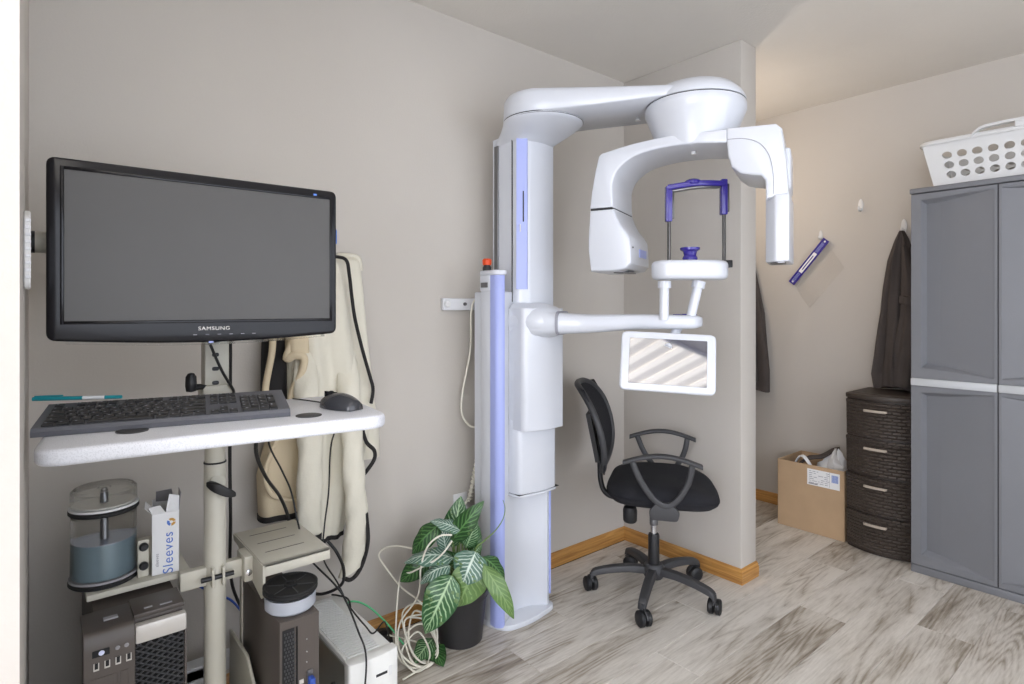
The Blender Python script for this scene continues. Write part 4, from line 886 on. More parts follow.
# wall outlet behind the plant
ol = thing('wall_outlet', 'white wall outlet plate behind the top of the plant', 'outlet', (.0, -1.065, .40))
b = B(); box(b, (.0, -1.100, .35), (.006, -1.030, .462), .002); finish('cover_plate', b, 'white_plastic', ol)
for z in (.382, .430):
    b = B(); box(b, (.0055, -1.082, z-.014), (.0075, -1.048, z+.014), .001, 1); finish('receptacle', b, 'white_satin', ol)
b = B(); box(b, (.007, -1.075, .382), (.03, -1.045, .412), .004); finish('plug', b, 'white_plastic', ol)

# ------------------------------------------------------------------ potted plant
pl = thing('potted_plant', 'leafy green plant with silver-veined leaves in a black plastic pot', 'plant', (.212, -1.208, 0))
b = B(); lathe(b, [(0, 0), (.078, 0), (.082, .004), (.098, .165), (.104, .168), (.106, .192), (.102, .195), (.098, .192), (.096, .165), (0, .165)], 40, MX.Translation((.212, -1.208, 0))); finish('pot', b, 'pot_black', pl)
b = B(); lathe(b, [(0, .172), (.05, .174), (.096, .168), (.095, .160), (0, .160)], 24, MX.Translation((.212, -1.208, 0))); finish('soil', b, 'soil', pl)
def leaf(base, tip, wid, m, droop=.0, face=None, fold=.18, name='leaf', under=False, stem=None):
    base, tip = V(base), V(tip); d = tip-base; L_ = d.length; d.normalize()
    nrm = V(face) if face else -FW*.8+V((0, 0, .6)); nrm = (nrm-d*nrm.dot(d)).normalized(); x = d.cross(nrm).normalized()
    nu, nv = 6, 12; b = B(); uvl = b.loops.layers.uv.new('UVMap'); rows = []
    for j in range(nv+1):
        s = j/nv; hw = wid/2*(sin(pi*min(1, s**.72*.985+.015))**.85)+.0008
        c = base+d*(L_*s)+nrm*(droop*4*s*(1-s)*L_)
        rows.append([(c+x*(hw*q)+nrm*(-fold*hw*abs(q)**1.3+.012*hw/.03*sin(s*14+q*3)*abs(q)*.35), (.5+q/2, s)) for q in [i/nu*2-1 for i in range(nu+1)]])
    for side in (0, 1):
        vs = [[b.verts.new(p-(nrm*.0009 if side else V((0, 0, 0)))) for p, _ in r] for r in rows]
        for j in range(nv):
            for i in range(nu):
                idx = [(j, i), (j, i+1), (j+1, i+1), (j+1, i)]
                if side: idx = idx[::-1]
                f = b.faces.new([vs[q[0]][q[1]] for q in idx]); f.material_index = side
                for lp, q in zip(f.loops, idx): lp[uvl].uv = rows[q[0]][q[1]][1]
    b.normal_update()
    o = finish(name, b, [m, 'leaf_under'], pl, ang=180)
    if stem is not None:
        b = B(); tube(b, [stem, (V(stem)+base)/2+V((0, 0, .015)), base], .0026, 6, 5); part2('leaf_stem', b, 'stem_green', o, True)
    return o
root = V((.212, -1.208, .17))
def rt(dx, dy): return root+V((dx, dy, 0))
TP = 2.10
G, Sv, Dk, Un = 'leaf_green', 'leaf_silver', 'leaf_dark', 'leaf_pale'
vf = (-FW.x, -FW.y, .15); up = (-FW.x*.4, -FW.y*.4, .9)
leaf(at(452, 547, 2.14), at(461, 496, 2.17), .098, G, .06, vf, stem=rt(0, 0))
leaf(at(452, 541, 2.08), at(484, 501, 2.06), .075, Dk, .10, (-FW.x, -FW.y, .5), stem=rt(.01, .01))
leaf(at(440, 524, 2.08), at(412, 554, 2.08), .075, Dk, .16, (-FW.x-RT.x*.3, -FW.y-RT.y*.3, .5), .25)
leaf(at(460, 530, 2.06), at(430, 521, 2.06), .06, Sv, .08, up, stem=rt(0, -.01))
leaf(at(466, 548, 2.10), at(477, 520, 2.10), .060, G, .06, vf, stem=rt(.01, .02))
leaf(at(472, 555, 2.12), at(479, 526, 2.14), .05, Dk, .06, vf)
leaf(at(446, 552, 2.12), at(440, 520, 2.12), .055, Sv, .08, up)
leaf(at(476, 552, 2.02), at(462, 586, 1.99), .125, Sv, .12, (-FW.x, -FW.y, .75), .12, stem=rt(.02, .01))
leaf(at(453, 558, 2.06), at(404, 563, 2.05), .080, Sv, .16, up, .3, stem=rt(-.01, -.02))
leaf(at(428, 558, 2.07), at(400, 582, 2.07), .075, Dk, .12, vf, .2)
leaf(at(450, 566, 2.02), at(420, 584, 2.0), .070, Sv, .18, up, .3, stem=rt(0, -.03))
leaf(at(444, 574, 2.03), at(424, 600, 2.02), .065, Dk, .12, up, .2)
leaf(at(452, 576, 1.97), at(425, 634, 1.95), .118, G, .08, (-FW.x, -FW.y, .35), .14, stem=rt(.01, -.03))
leaf(at(476, 566, 2.0), at(457, 607, 1.99), .125, Un, .06, vf, .1, stem=rt(.03, .0))
leaf(at(483, 557, 2.04), at(505, 581, 2.02), .070, Dk, .14, up, .25, stem=rt(.03, .03))
leaf(at(484, 566, 1.99), at(514, 619, 1.97), .064, Un, .13, (-FW.x+RT.x*.3, -FW.y+RT.y*.3, .5), .15, stem=rt(.03, .03))
leaf(at(488, 570, 2.0), at(506, 606, 1.985), .05, Dk, .16, (-FW.x+RT.x*.6, -FW.y+RT.y*.6, .5), .15)
leaf(at(462, 565, 2.07), at(440, 552, 2.1), .06, Dk, .1, up)
leaf(at(466, 566, 2.08), at(482, 545, 2.12), .055, G, .1, up)
leaf(at(450, 592, 2.05), at(432, 560, 2.08), .07, G, .1, vf)
leaf((.205, -1.345, .03), (.33, -1.36, .008), .085, Dk, .06, (0, 0, 1), .1)
leaf((.225, -1.335, .05), (.255, -1.43, .010), .075, G, .08, (.3, -.2, .9), .1)
b = B(); tube(b, [rt(.03, .02), at(474, 553, 2.06), at(484, 541, 2.06), at(495, 531, 2.05), at(503, 519, 2.05), at(505, 508, 2.05), at(503, 500, 2.05)], lambda s: .0034*(1.05-s*.75), 8, 6); finish('tendril', b, 'stem_green', pl)
for dx, dy in ((.02, .01), (-.015, .02), (.01, -.02), (-.02, -.015), (.03, -.01)):
    b = B(); tube(b, [rt(dx, dy), rt(dx*1.3, dy*1.3)+V((0, 0, .1)), rt(dx*.8, dy*.8)+V((0, 0, .2))], .004, 7, 4); finish('stem', b, 'stem_green', pl)

# ------------------------------------------------------------------ cream jacket hanging on the wall
cj = thing('cream_jacket', 'cream protective jacket with black piping hanging on the wall behind the cart', 'jacket', (.08, -1.68, .33))
def J(name, b, m, parent=None, ang=70):
    for v in b.verts: v.co.x = max(.003, v.co.x)
    return finish(name, b, m, cj, ang=ang) if parent is None else part2(name, b, m, parent, True, ang)
def drape(levels, n=56, folds=7, amp=.012, ph=0, zt=0):
    rings = []
    for (z, y0, y1, x0, x1, am) in levels:
        cy, ry, cx, rx = (y0+y1)/2, (y1-y0)/2, (x0+x1)/2, (x1-x0)/2; r = []
        for i in range(n):
            a = 2*pi*i/n; c_, s_ = cos(a), sin(a)
            y = cy+ry*(abs(c_)**.75)*(1 if c_ > 0 else -1); x = cx+rx*(abs(s_)**.75)*(1 if s_ > 0 else -1)
            if s_ > 0: x += am*amp/.012*(sin(folds*pi*(y-y0)/(y1-y0)+ph+z*2.2)*.7+sin(2.3*folds*(y-y0)/(y1-y0)+z*5)*.3)*min(1, s_*2)
            r.append(V((max(.003, x), y, z)))
        rings.append(r)
    return rings
def smooth_levels(lv, k=4):
    out = []
    for i in range(len(lv)-1):
        for s in range(k): out.append(tuple(lv[i][j]+(lv[i+1][j]-lv[i][j])*s/k for j in range(6)))
    out.append(lv[-1]); return out
# body: z, y0, y1, x0, x1, fold amplitude
b = B(); loft(b, drape(smooth_levels([(1.425, -1.76, -1.56, .004, .03, 0), (1.405, -1.80, -1.530, .004, .07, .003), (1.30, -1.815, -1.528, .004, .10, .008), (1.10, -1.80, -1.515, .004, .115, .016), (.95, -1.80, -1.495, .004, .12, .020), (.75, -1.79, -1.52, .004, .115, .020), (.60, -1.77, -1.565, .004, .11, .016), (.465, -1.745, -1.61, .004, .11, .012)]), folds=6)); bd = J('body', b, 'jacket_cream')
b = B(); loft(b, drape([(.466, -1.747, -1.608, .004, .1135, .012), (.452, -1.747, -1.608, .004, .1135, .012)], folds=6)); J('hem', b, 'jacket_trim', bd)
# lining opening on the left with beige facings
b = B(); loft(b, drape(smooth_levels([(1.25, -1.855, -1.79, .004, .05, 0), (1.12, -1.868, -1.79, .004, .07, .003), (.96, -1.872, -1.79, .004, .075, .003), (.82, -1.86, -1.79, .004, .08, .003)]), n=32, folds=2)); J('lining', b, 'jacket_trim')
b = B(); sweep(b, [V((.085, -1.852, 1.20)), V((.088, -1.858, 1.10)), V((.09, -1.872, .98)), V((.09, -1.862, .92))], lambda s: [(0, 0)], 0) if False else tube(b, [(.088, -1.850, 1.20), (.09, -1.853, 1.10), (.092, -1.874, .98), (.09, -1.866, .90)], lambda s: .011, 8, 6); J('facing', b, 'jacket_beige')
b = B(); tube(b, [(.10, -1.785, 1.22), (.115, -1.80, 1.13), (.12, -1.818, 1.075), (.135, -1.795, 1.085), (.14, -1.77, 1.075), (.135, -1.775, 1.03), (.125, -1.80, .97), (.115, -1.81, .90)], lambda s: .014-.004*abs(2*s-1), 10, 6); J('facing', b, 'jacket_beige')
b = B(); loft(b, drape(smooth_levels([(1.24, -1.80, -1.745, .06, .125, 0), (1.15, -1.812, -1.745, .06, .14, .004), (1.09, -1.812, -1.745, .06, .145, .004)]), n=32, folds=2)); J('cuff_roll', b, 'jacket_beige')
# lower left flap
b = B(); loft(b, drape(smooth_levels([(.86, -1.845, -1.76, .02, .10, .003), (.78, -1.872, -1.76, .02, .115, .006), (.70, -1.892, -1.76, .02, .12, .006), (.60, -1.888, -1.76, .02, .115, .006), (.572, -1.886, -1.76, .02, .112, .006)]), n=40, folds=3)); lf = J('front_flap', b, 'jacket_beige')
b = B(); loft(b, drape([(.574, -1.889, -1.757, .018, .115, .006), (.556, -1.889, -1.757, .018, .115, .006)], n=40, folds=3)); J('flap_hem', b, 'jacket_trim', lf)
b = B(); tube(b, [(.118, -1.825, .86), (.125, -1.86, .80), (.13, -1.888, .72), (.128, -1.870, .655), (.13, -1.83, .63), (.135, -1.79, .62)], .007, 8, 6); J('flap_piping', b, 'jacket_beige', lf)
# sleeves
def sleeve(path, r0, r1, seed):
    P_ = spline(path, 12); rings = []; rnd = random.Random(seed)
    for i, (p, x, y) in enumerate(frames(P_)):
        s = i/(len(P_)-1); r = r0+(r1-r0)*s; w_ = 1+.012*sin(i*1.35)+.01*sin(i*2.6+1)
        rings.append([p+V((.85*cos(a)*r*w_*.8, sin(a)*r*w_+.003*sin(3*a+i*.5), .012*sin(a+i*.2))) for a in [2*pi*k/20 for k in range(20)]])
    return rings
r_ = sleeve([(.025, -1.72, 1.36), (.055, -1.735, 1.24), (.09, -1.75, 1.10), (.155, -1.765, .95), (.18, -1.765, .80), (.185, -1.768, .66), (.18, -1.772, .51)], .036, .040, 3)
b = B(); loft(b, r_); sl = J('sleeve', b, 'jacket_cream')
b = B(); loft(b, [[V((.18, -1.771, z))+V((.036*cos(a), .0425*sin(a), .004*sin(2*a))) for a in [2*pi*k/24 for k in range(24)]] for z in (.515, .492)]); J('cuff', b, 'jacket_trim', sl)
r_ = sleeve([(.025, -1.585, 1.36), (.045, -1.59, 1.24), (.075, -1.60, 1.10), (.135, -1.612, .95), (.155, -1.613, .80), (.16, -1.606, .66), (.16, -1.598, .54), (.16, -1.607, .43), (.16, -1.622, .35)], .036, .037, 5)
b = B(); loft(b, r_); sl = J('sleeve', b, 'jacket_cream')
b = B(); tube(b, [(.175, -1.570, .54), (.175, -1.563, .45), (.17, -1.574, .385), (.175, -1.60, .345), (.18, -1.63, .332), (.175, -1.652, .345)], .007, 8, 6); J('cuff', b, 'jacket_trim', sl)
# black piping on the right front
b = B(); tube(b, [(.055, -1.72, 1.40), (.075, -1.68, 1.408), (.09, -1.64, 1.412), (.105, -1.610, 1.40), (.118, -1.605, 1.35), (.122, -1.597, 1.27), (.128, -1.588, 1.195), (.132, -1.563, 1.09), (.13, -1.535, 1.0), (.125, -1.52, .95), (.12, -1.525, .90)], .006, 8, 6); J('piping', b, 'jacket_trim')
b = B(); tube(b, [(.128, -1.565, .83), (.13, -1.548, .77), (.13, -1.518, .735), (.13, -1.520, .70), (.13, -1.560, .655)], .007, 8, 6); J('piping', b, 'jacket_trim')
b = B(); loft(b, drape(smooth_levels([(.97, -1.53, -1.485, .004, .05, 0), (.82, -1.55, -1.452, .004, .05, .004), (.70, -1.56, -1.446, .004, .05, .004), (.685, -1.56, -1.446, .004, .05, .004)]), n=32, folds=3)); J('back_panel', b, 'jacket_cream')
b = B(); tube(b, [(.01, -1.60, 1.42), (.03, -1.565, 1.42), (.045, -1.54, 1.41), (.045, -1.535, 1.37)], .013, 8, 5); J('collar', b, 'jacket_cream')

# ------------------------------------------------------------------ back area: cabinet, drawers, box, hooks, jackets
cbn = thing('storage_cabinet', 'tall grey plastic two-door storage cabinet with pale handle bands', 'cabinet', (1.43, .95, 0))
def K(name, b, m, parent=None, ang=35): return finish(name, b, m, cbn, ang=ang) if parent is None else part2(name, b, m, parent, True, ang)
CX0, CXM, CX1, CY, CZ = 1.107, 1.428, 1.748, .733, 1.793
b = B(); box(b, (CX0, CY+.034, .0), (CX1, 1.150, CZ-.02), .004); K('body', b, 'cabinet_grey')
b = B(); box(b, (CX0-.004, CY-.004, CZ-.024), (CX1+.004, 1.155, CZ), .005); K('top', b, 'cabinet_grey')
b = B(); box(b, (CX0, CY+.003, .0), (CX1, CY+.05, .036), .003); K('plinth', b, 'cabinet_grey')
XZ = MX(((1, 0, 0, 0), (0, 0, 1, 0), (0, 1, 0, 0), (0, 0, 0, 1)))
def door(x0, x1, mir):
    t0 = B(); box(t0, (x0+.002, CY+.046, .040), (x1-.002, CY+.052, CZ-.028), .001, 1); d_ = K('door', t0, 'cabinet_grey')
    for z0, z1 in ((.040, .874), (.908, CZ-.028)):
        # wedge recess: deep along the outer stile, flush at the meeting edge
        o0, o1 = (x0+.002, x1-.002); fx, fz = .040, .05; dep = .042
        if mir: o0, o1 = o1, o0; fx = -fx
        def p_(x, y, z): return V((x, CY+y, z))
        A_ = [p_(o0, 0, z0), p_(o1, 0, z0), p_(o1, 0, z1), p_(o0, 0, z1)]
        ix0, ix1 = o0+fx, o1-(.012 if not mir else -.012)
        I_ = [p_(ix0, 0, z0+fz), p_(ix1, 0, z0+.022), p_(ix1, 0, z1-.016), p_(ix0, 0, z1-.03)]
        Dd = [p_(ix0+fx*.45, dep, z0+fz+.022), p_(ix1, .003, z0+.024), p_(ix1, .003, z1-.018), p_(ix0+fx*.45, dep, z1-.052)]
        t0 = B(); va = [t0.verts.new(q) for q in A_]; vi = [t0.verts.new(q) for q in I_]; vd = [t0.verts.new(q) for q in Dd]; vb = [t0.verts.new(q+V((0, .045, 0))) for q in A_]
        for i in range(4):
            j = (i+1) % 4
            t0.faces.new((va[i], va[j], vi[j], vi[i])); t0.faces.new((vi[i], vi[j], vd[j], vd[i])); t0.faces.new((vb[i], vb[j], va[j], va[i]))
        t0.faces.new(vd); t0.faces.new(vb[::-1]); bmesh.ops.recalc_face_normals(t0, faces=t0.faces[:])
        bmesh.ops.bevel(t0, geom=[e for e in t0.edges if all(v in va+vi for v in e.verts)], offset=.002, segments=2, affect='EDGES')
        K('door_panel', t0, 'cabinet_grey', d_, 20)
    t0 = B(); box(t0, (x0+.002, CY-.008, .874), (x1-.002, CY+.012, .908), .004); K('handle_band', t0, 'cabinet_band', d_)
door(CX0, CXM, False); door(CXM, CX1, True)
b = B(); box(b, (CXM-.0019, CY+.004, .04), (CXM+.0019, CY+.044, CZ-.028)); K('door_gap', b, 'rubber')

# laundry basket with punched oval holes
lb = thing('laundry_basket', 'white plastic laundry basket with oval holes on top of the grey cabinet', 'basket', (1.47, .95, CZ))
def perforated(corner, nx, nz, n=16, ry=.30, rz=.34, mx=.10, th=.003):
    """quad panel corner(s,t)->point, with an elliptical hole in every cell"""
    b = B(); cells = []
    def cellv(s0, s1, t0, t1, hole):
        pts_o, pts_i = [], []
        for k in range(n):
            a = 2*pi*k/n; cx, cz = cos(a), sin(a); m = max(abs(cx), abs(cz))
            so, to = (s0+s1)/2+(s1-s0)/2*cx/m, (t0+t1)/2+(t1-t0)/2*cz/m
            si, ti = (s0+s1)/2+(s1-s0)*ry*cx, (t0+t1)/2+(t1-t0)*rz*cz
            pts_o.append((so, to)); pts_i.append((si, ti))
        return pts_o, pts_i
    for i in range(nx):
        for j in range(nz):
            s0, s1 = mx+(1-2*mx)*i/nx, mx+(1-2*mx)*(i+1)/nx; t0, t1 = .12+.66*j/nz, .12+.66*(j+1)/nz
            po, pi_ = cellv(s0, s1, t0, t1, True)
            vo = [[b.verts.new(corner(s, t)+off) for s, t in po] for off in (V((0, 0, 0)), corner.n*th)]
            vi = [[b.verts.new(corner(s, t)+off) for s, t in pi_] for off in (V((0, 0, 0)), corner.n*th)]
            for k in range(n):
                l = (k+1) % n
                b.faces.new((vo[0][k], vo[0][l], vi[0][l], vi[0][k])); b.faces.new((vo[1][l], vo[1][k], vi[1][k], vi[1][l])); b.faces.new((vi[0][k], vi[0][l], vi[1][l], vi[1][k]))
    for s0, s1, t0, t1 in ((0, mx, 0, 1), (1-mx, 1, 0, 1), (mx, 1-mx, 0, .12), (mx, 1-mx, .78, 1)):
        q = [corner(s0, t0), corner(s1, t0), corner(s1, t1), corner(s0, t1)]; loft(b, [q, [p+corner.n*th for p in q]])
    bmesh.ops.remove_doubles(b, verts=b.verts[:], dist=.0002); bmesh.ops.recalc_face_normals(b, faces=b.faces[:]); return b
bz0, bz1 = CZ+.002, CZ+.200
bot = [V((1.190, .770, bz0)), V((1.74, .770, bz0)), V((1.74, 1.105, bz0)), V((1.190, 1.105, bz0))]
top = [V((1.150, .738, bz1)), V((1.775, .738, bz1)), V((1.775, 1.14, bz1)), V((1.150, 1.14, bz1))]
for i in range(4):
    j = (i+1) % 4
    def corner(s, t, i=i, j=j): return (bot[i]*(1-s)+bot[j]*s)*(1-t)+(top[i]*(1-s)+top[j]*s)*t
    corner.n = (bot[j]-bot[i]).cross(top[i]-bot[i]).normalized()*-1
    finish('basket_side', perforated(corner, 9 if i % 2 == 0 else 6, 3, ry=.34, rz=.37, mx=.09), 'white_plastic', lb, ang=25)
b = B(); box(b, (1.185, .765, CZ+.001), (1.745, 1.11, CZ+.005), .001, 1); finish('basket_bottom', b, 'white_plastic', lb)
rim = rpoly([(1.143, .731), (1.782, .731), (1.782, 1.147), (1.143, 1.147)], .05, 6)
b = B(); rp = [V((x, y, bz1)) for x, y in rim]; n_ = len(rp); cen = V((1.47, .945, bz1))
rings = []
for a_, c_ in ((0, -.004), (.006, -.012), (.010, -.010), (.008, .002), (0, .008), (-.010, .006), (-.012, -.004)):
    rings.append([p+(p-cen).normalized()*a_+V((0, 0, c_+.018*max(0, 1-abs((p.x-1.47)/.12)**2) if False else c_)) for p in rp])
loft(b, rings+[rings[0]], caps=False); rm = finish('rim', b, 'white_plastic', lb, ang=60)
for y0 in (.716,):
    pts = [(1.340, bz1+.002), (1.350, bz1+.012), (1.365, bz1+.024), (1.385, bz1+.030), (1.45, bz1+.033), (1.60, bz1+.033), (1.66, bz1+.028), (1.685, bz1+.012), (1.695, bz1+.002)]
    b = B(); box(b, (1.485, y0+.004, bz1+.001), (1.58, y0+.022, bz1+.028), .002, 1); part2('handle_bridge', b, 'white_plastic', rm, True)
    b = B(); loft(b, [[V((x, y0, z-.008)), V((x, y0+.026, z-.008)), V((x, y0+.024, z+.004)), V((x, y0+.002, z+.004))] for x, z in pts]); part2('handle', b, 'white_plastic', rm, True)

# wicker-look drawer tower
dt = thing('drawer_tower', 'dark brown wicker-look plastic tower of four drawers beside the grey cabinet', 'drawers', (.945, .97, 0))
def D(name, b, m, parent=None, ang=40): return finish(name, b, m, dt, ang=ang) if parent is None else part2(name, b, m, parent, True, ang)
dx0, dx1, dyf, dyb = .792, 1.094, .835, 1.130
def frontx(s, bulge=.045): return dx0+(dx1-dx0)*s, dyf-bulge*(1-(2*s-1)**2)+.0
def planp(off=0): return [(frontx(i/16)[0], frontx(i/16)[1]-off) for i in range(17)]+[(dx1, dyb), (dx0, dyb)]
b = B(); prism(b, [(x, y+.012 if i < 17 else y) for i, (x, y) in enumerate(planp())], .0, .772, .003); D('frame', b, 'resin_brown')
b = B(); prism(b, [(x+(-.003 if x < .9 else .003)*(abs(x-.949) > .14), y) for x, y in planp(.004)], .772, .797, .006, 2); tp = D('top', b, 'resin_brown')
b = B(); prism(b, [(frontx(.06+.88*i/12)[0], frontx(.06+.88*i/12)[1]+.04) for i in range(13)]+[(dx1-.02, dyb-.02), (dx0+.02, dyb-.02)], .797, .799, .0, 1); D('top_mat', b, 'resin_brown', tp)
for k in range(4):
    z0, z1 = .012+k*.190, .012+k*.190+.183; bb = B(); uvl = bb.loops.layers.uv.new('UVMap'); nx = 18; g = []
    for row, (z, o_) in enumerate(((z0, .006), (z0+.004, 0), (z1-.020, -.004), (z1-.012, -.010), (z1, -.010), (z1, .02))):
        g.append([(bb.verts.new((frontx(i/nx)[0], frontx(i/nx)[1]+o_, z)), (i/nx*.33, z)) for i in range(nx+1)])
    for r0, r1 in zip(g, g[1:]):
        for i in range(nx):
            q = (r0[i], r0[i+1], r1[i+1], r1[i]); f_ = bb.faces.new([v for v, _ in q])
            for lp, (v, uv_) in zip(f_.loops, q): lp[uvl].uv = uv_
    dr = D('drawer', bb, 'resin_weave', ang=50)
    hx = [frontx(.33+.32*i/6) for i in range(7)]
    b = B(); sweep(b, [V((x, y-.012, z1-.045)) for x, y in hx], lambda s: rrect(.010, .013, .003, 2), 2); D('handle', b, 'handle_beige', dr)
    for x, y in (hx[0], hx[-1]):
        b = B(); box(b, (x-.004, y-.010, z1-.050), (x+.004, y+.006, z1-.040), .001, 1); D('handle_mount', b, 'handle_beige', dr)

# open cardboard box
bx = thing('cardboard_box', 'open brown cardboard box with a white shipping label on the floor', 'box', (.60, 1.0, 0))
b = B(); X0_, X1_, Y0_, Y1_, h_ = .420, .775, .852, 1.148, .372; th = .005
for nm, lo, hi in (('front_panel', (X0_, Y0_, .001), (X1_, Y0_+th, h_)), ('back_panel', (X0_, Y1_-th, .001), (X1_, Y1_, h_)), ('side_panel', (X0_, Y0_+th, .001), (X0_+th, Y1_-th, h_)), ('side_panel', (X1_-th, Y0_+th, .001), (X1_, Y1_-th, h_)), ('bottom_panel', (X0_+th, Y0_+th, .001), (X1_-th, Y1_-th, .006))):
    b = B(); box(b, lo, hi, .001, 1); o_ = finish(nm, b, 'cardboard', bx)
    if nm == 'front_panel': fpn = o_
b = B(); box(b, (.585, Y0_-.0008, .265), (.752, Y0_, .352)); lbl = part2('shipping_label', b, 'paper', fpn, True)
rnd = random.Random(4)
b = B()
for r_ in range(7):
    x = .594
    while x < .69:
        w_ = rnd.uniform(.008, .028); 
        if rnd.random() < .75: box(b, (x, Y0_-.0012, .340-r_*.0105), (min(.70, x+w_), Y0_-.0006, .343-r_*.0105))
        x += w_+.006
part2('label_print', b, 'print_grey', fpn, True)
b = B(); box(b, (.700, Y0_-.0012, .268), (.7012, Y0_-.0006, .350)); box(b, (.592, Y0_-.0012, .270), (.640, Y0_-.0006, .276)); part2('label_print', b, 'paper_grey', fpn, True)
b = B()
for i in range(14): box(b, (.712+i*.0024, Y0_-.0012, .300), (.712+i*.0024+(.0012 if i % 3 else .0018), Y0_-.0006, .340))
part2('label_barcode', b, 'print_blue', fpn, True)
# contents: strap-like dark piece and crumpled white cloth
b = B(); sweep(b, [(.50, .93, .34), (.55, .95, .385), (.60, 1.0, .395), (.65, 1.04, .435), (.675, 1.05, .445)], lambda s: rrect(.05, .014, .005, 3), 6); solo('dark_strap', b, 'jacket_dark', 'dark folded strap sticking out of the cardboard box', 'strap', (.56, .96, .3))
b = B(); sweep(b, [(.49, .90, .34), (.52, .90, .395), (.55, .895, .40), (.585, .89, .36), (.60, .89, .33)], lambda s: rrect(.028, .008, .003, 3), 6); solo('white_strap', b, 'paper', 'white looped strap at the left inside the cardboard box', 'strap', (.53, .9, .3))
rings = []; rnd = random.Random(9)
for j in range(9):
    s = j/8; rr = .088*(1-s**1.6)+.008; rings.append([V((.655+rr*(1.0+.22*sin(5*a+j*.9)+.1*sin(9*a-j))*cos(a)+.02*s, 1.0+rr*(.95+.2*sin(4*a+j*1.3))*sin(a)+.01, .24+.195*s+.02*sin(3*a+j))) for a in [2*pi*k/28 for k in range(28)]])
b = B(); loft(b, rings); solo('white_cloth', b, 'paper', 'crumpled white plastic bag heaped inside the cardboard box', 'bag', (.665, 1.0, .24), ang=25)

# adhesive hooks on the back wall
def hook(x, z, label, s=1):
    t = thing('adhesive_hook', label, 'hook', (x, YB, z), 0, 'white adhesive hooks on the back wall')
    b = B(); prism(b, [(.011*s*cos(2*pi*i/24), .030*s*sin(2*pi*i/24)*(1 if sin(2*pi*i/24) > 0 else .9)) for i in range(24)], -.006, 0, .003, 2, XZ); finish('hook_plate', b, 'white_plastic', t, w=False)
    b = B(); tube(b, [(0, -.005, -.012*s), (0, -.014*s, -.024*s), (0, -.026*s, -.020*s), (0, -.028*s, -.006*s)], .0048*s, 10, 6); finish('hook_arm', b, 'white_plastic', t, w=False)
hook(.744, 1.812, 'empty white adhesive hook on the back wall between the x-ray arm and cabinet', 1.25)
hook(.528, 1.665, 'white adhesive hook holding the purple strip on the back wall')
hook(.955, 1.672, 'white adhesive hook above the dark jacket beside the grey cabinet', 1.35)
# purple hanging strip with a clear sleeve
pp = thing('hanging_sleeve', 'clear plastic sleeve on a purple printed strip hanging tilted from a wall hook', 'sleeve', (.528, YB-.03, 1.64))
q0, q1 = V((.572, YB-.028, 1.634)), V((.368, YB-.028, 1.385)); dd = (q1-q0).normalized(); nn_ = V((-dd.z, 0, dd.x))
if nn_.x < 0: nn_ = -nn_
def strip(a0, a1, w0, w1, y, th=.0012, bow=0): 
    b = B(); k = 8; rings = []
    for i in range(k+1):
        s = a0+(a1-a0)*i/k; c = q0+(q1-q0)*s; c.y = YB-.028+y-bow*sin(pi*s)
        rings.append([c+nn_*w0, c+nn_*w1, c+nn_*w1+V((0, th, 0)), c+nn_*w0+V((0, th, 0))])
    loft(b, rings); return b
sp_ = finish('purple_strip', strip(0, 1, -.021, .021, -.004), 'purple', pp)
part2('strip_label', strip(.30, .74, -.011, .011, -.0052), 'paper', sp_, True)
part2('strip_print', strip(.36, .68, -.003, .003, -.0060), 'purple', sp_, True)
for a0_, a1_ in ((.08, .28), (.76, .95)):
    for w0_ in (-.008, -.002, .004):
        part2('strip_print', strip(a0_, a1_, w0_, w0_+.002, -.0053), 'periwinkle', sp_, True)
for s_ in (.045, .955):
    c = q0+(q1-q0)*s_; b = B(); lathe(b, [(0, 0), (.006, 0), (.005, .002), (0, .002)], 14, MX.Translation((c.x, YB-.0325, c.z)) @ MX.Rotation(pi/2, 4, 'X')); part2('rivet', b, 'white_plastic', sp_, True)
b = B(); rings = []
for i in range(9):
    s = .03+.94*i/8; c = q0+(q1-q0)*s; rr = []
    for j in range(10): 
        k = j/9; p = c+nn_*(.01+.17*k)+dd*(.06*k); p.y = YB-.026-.018*sin(pi*k)*(.4+.6*s); rr.append(p)
    rings.append(rr+[p+V((0, .0006, 0)) for p in rr[::-1]])
loft(b, rings); finish('clear_sleeve', b, 'film_plastic', pp, ang=60)
# dark jackets
jr = thing('dark_jacket', 'dark grey-brown jacket hanging from a wall hook beside the grey cabinet', 'jacket', (.96, 1.1, .80))
def hang(levels, folds, seed, n=64, ycl=YB-.004):
    rings = []; rnd = random.Random(seed); ph = [rnd.uniform(0, 6) for _ in range(4)]
    L_ = []
    for i in range(len(levels)-1):
        for s in range(5): L_.append([levels[i][j]+(levels[i+1][j]-levels[i][j])*s/5 for j in range(6)])
    L_.append(list(levels[-1]))
    for z, x0, x1, y0, y1, am in L_:
        cx, rx, cy, ry = (x0+x1)/2, (x1-x0)/2, (y0+y1)/2, (y1-y0)/2; r = []
        for i in range(n):
            a = 2*pi*i/n; x = cx+rx*cos(a); y = cy+ry*sin(a)
            f_ = am*(sin(folds*a+ph[0]+z*1.5)+.6*sin((folds*2-1)*a+ph[1]-z*3)); r.append(V((x+f_*cos(a)*.6, min(ycl, y+f_*sin(a)), z+.01*sin(3*a+ph[2])*(am/.01))))
        rings.append(r)
    return rings
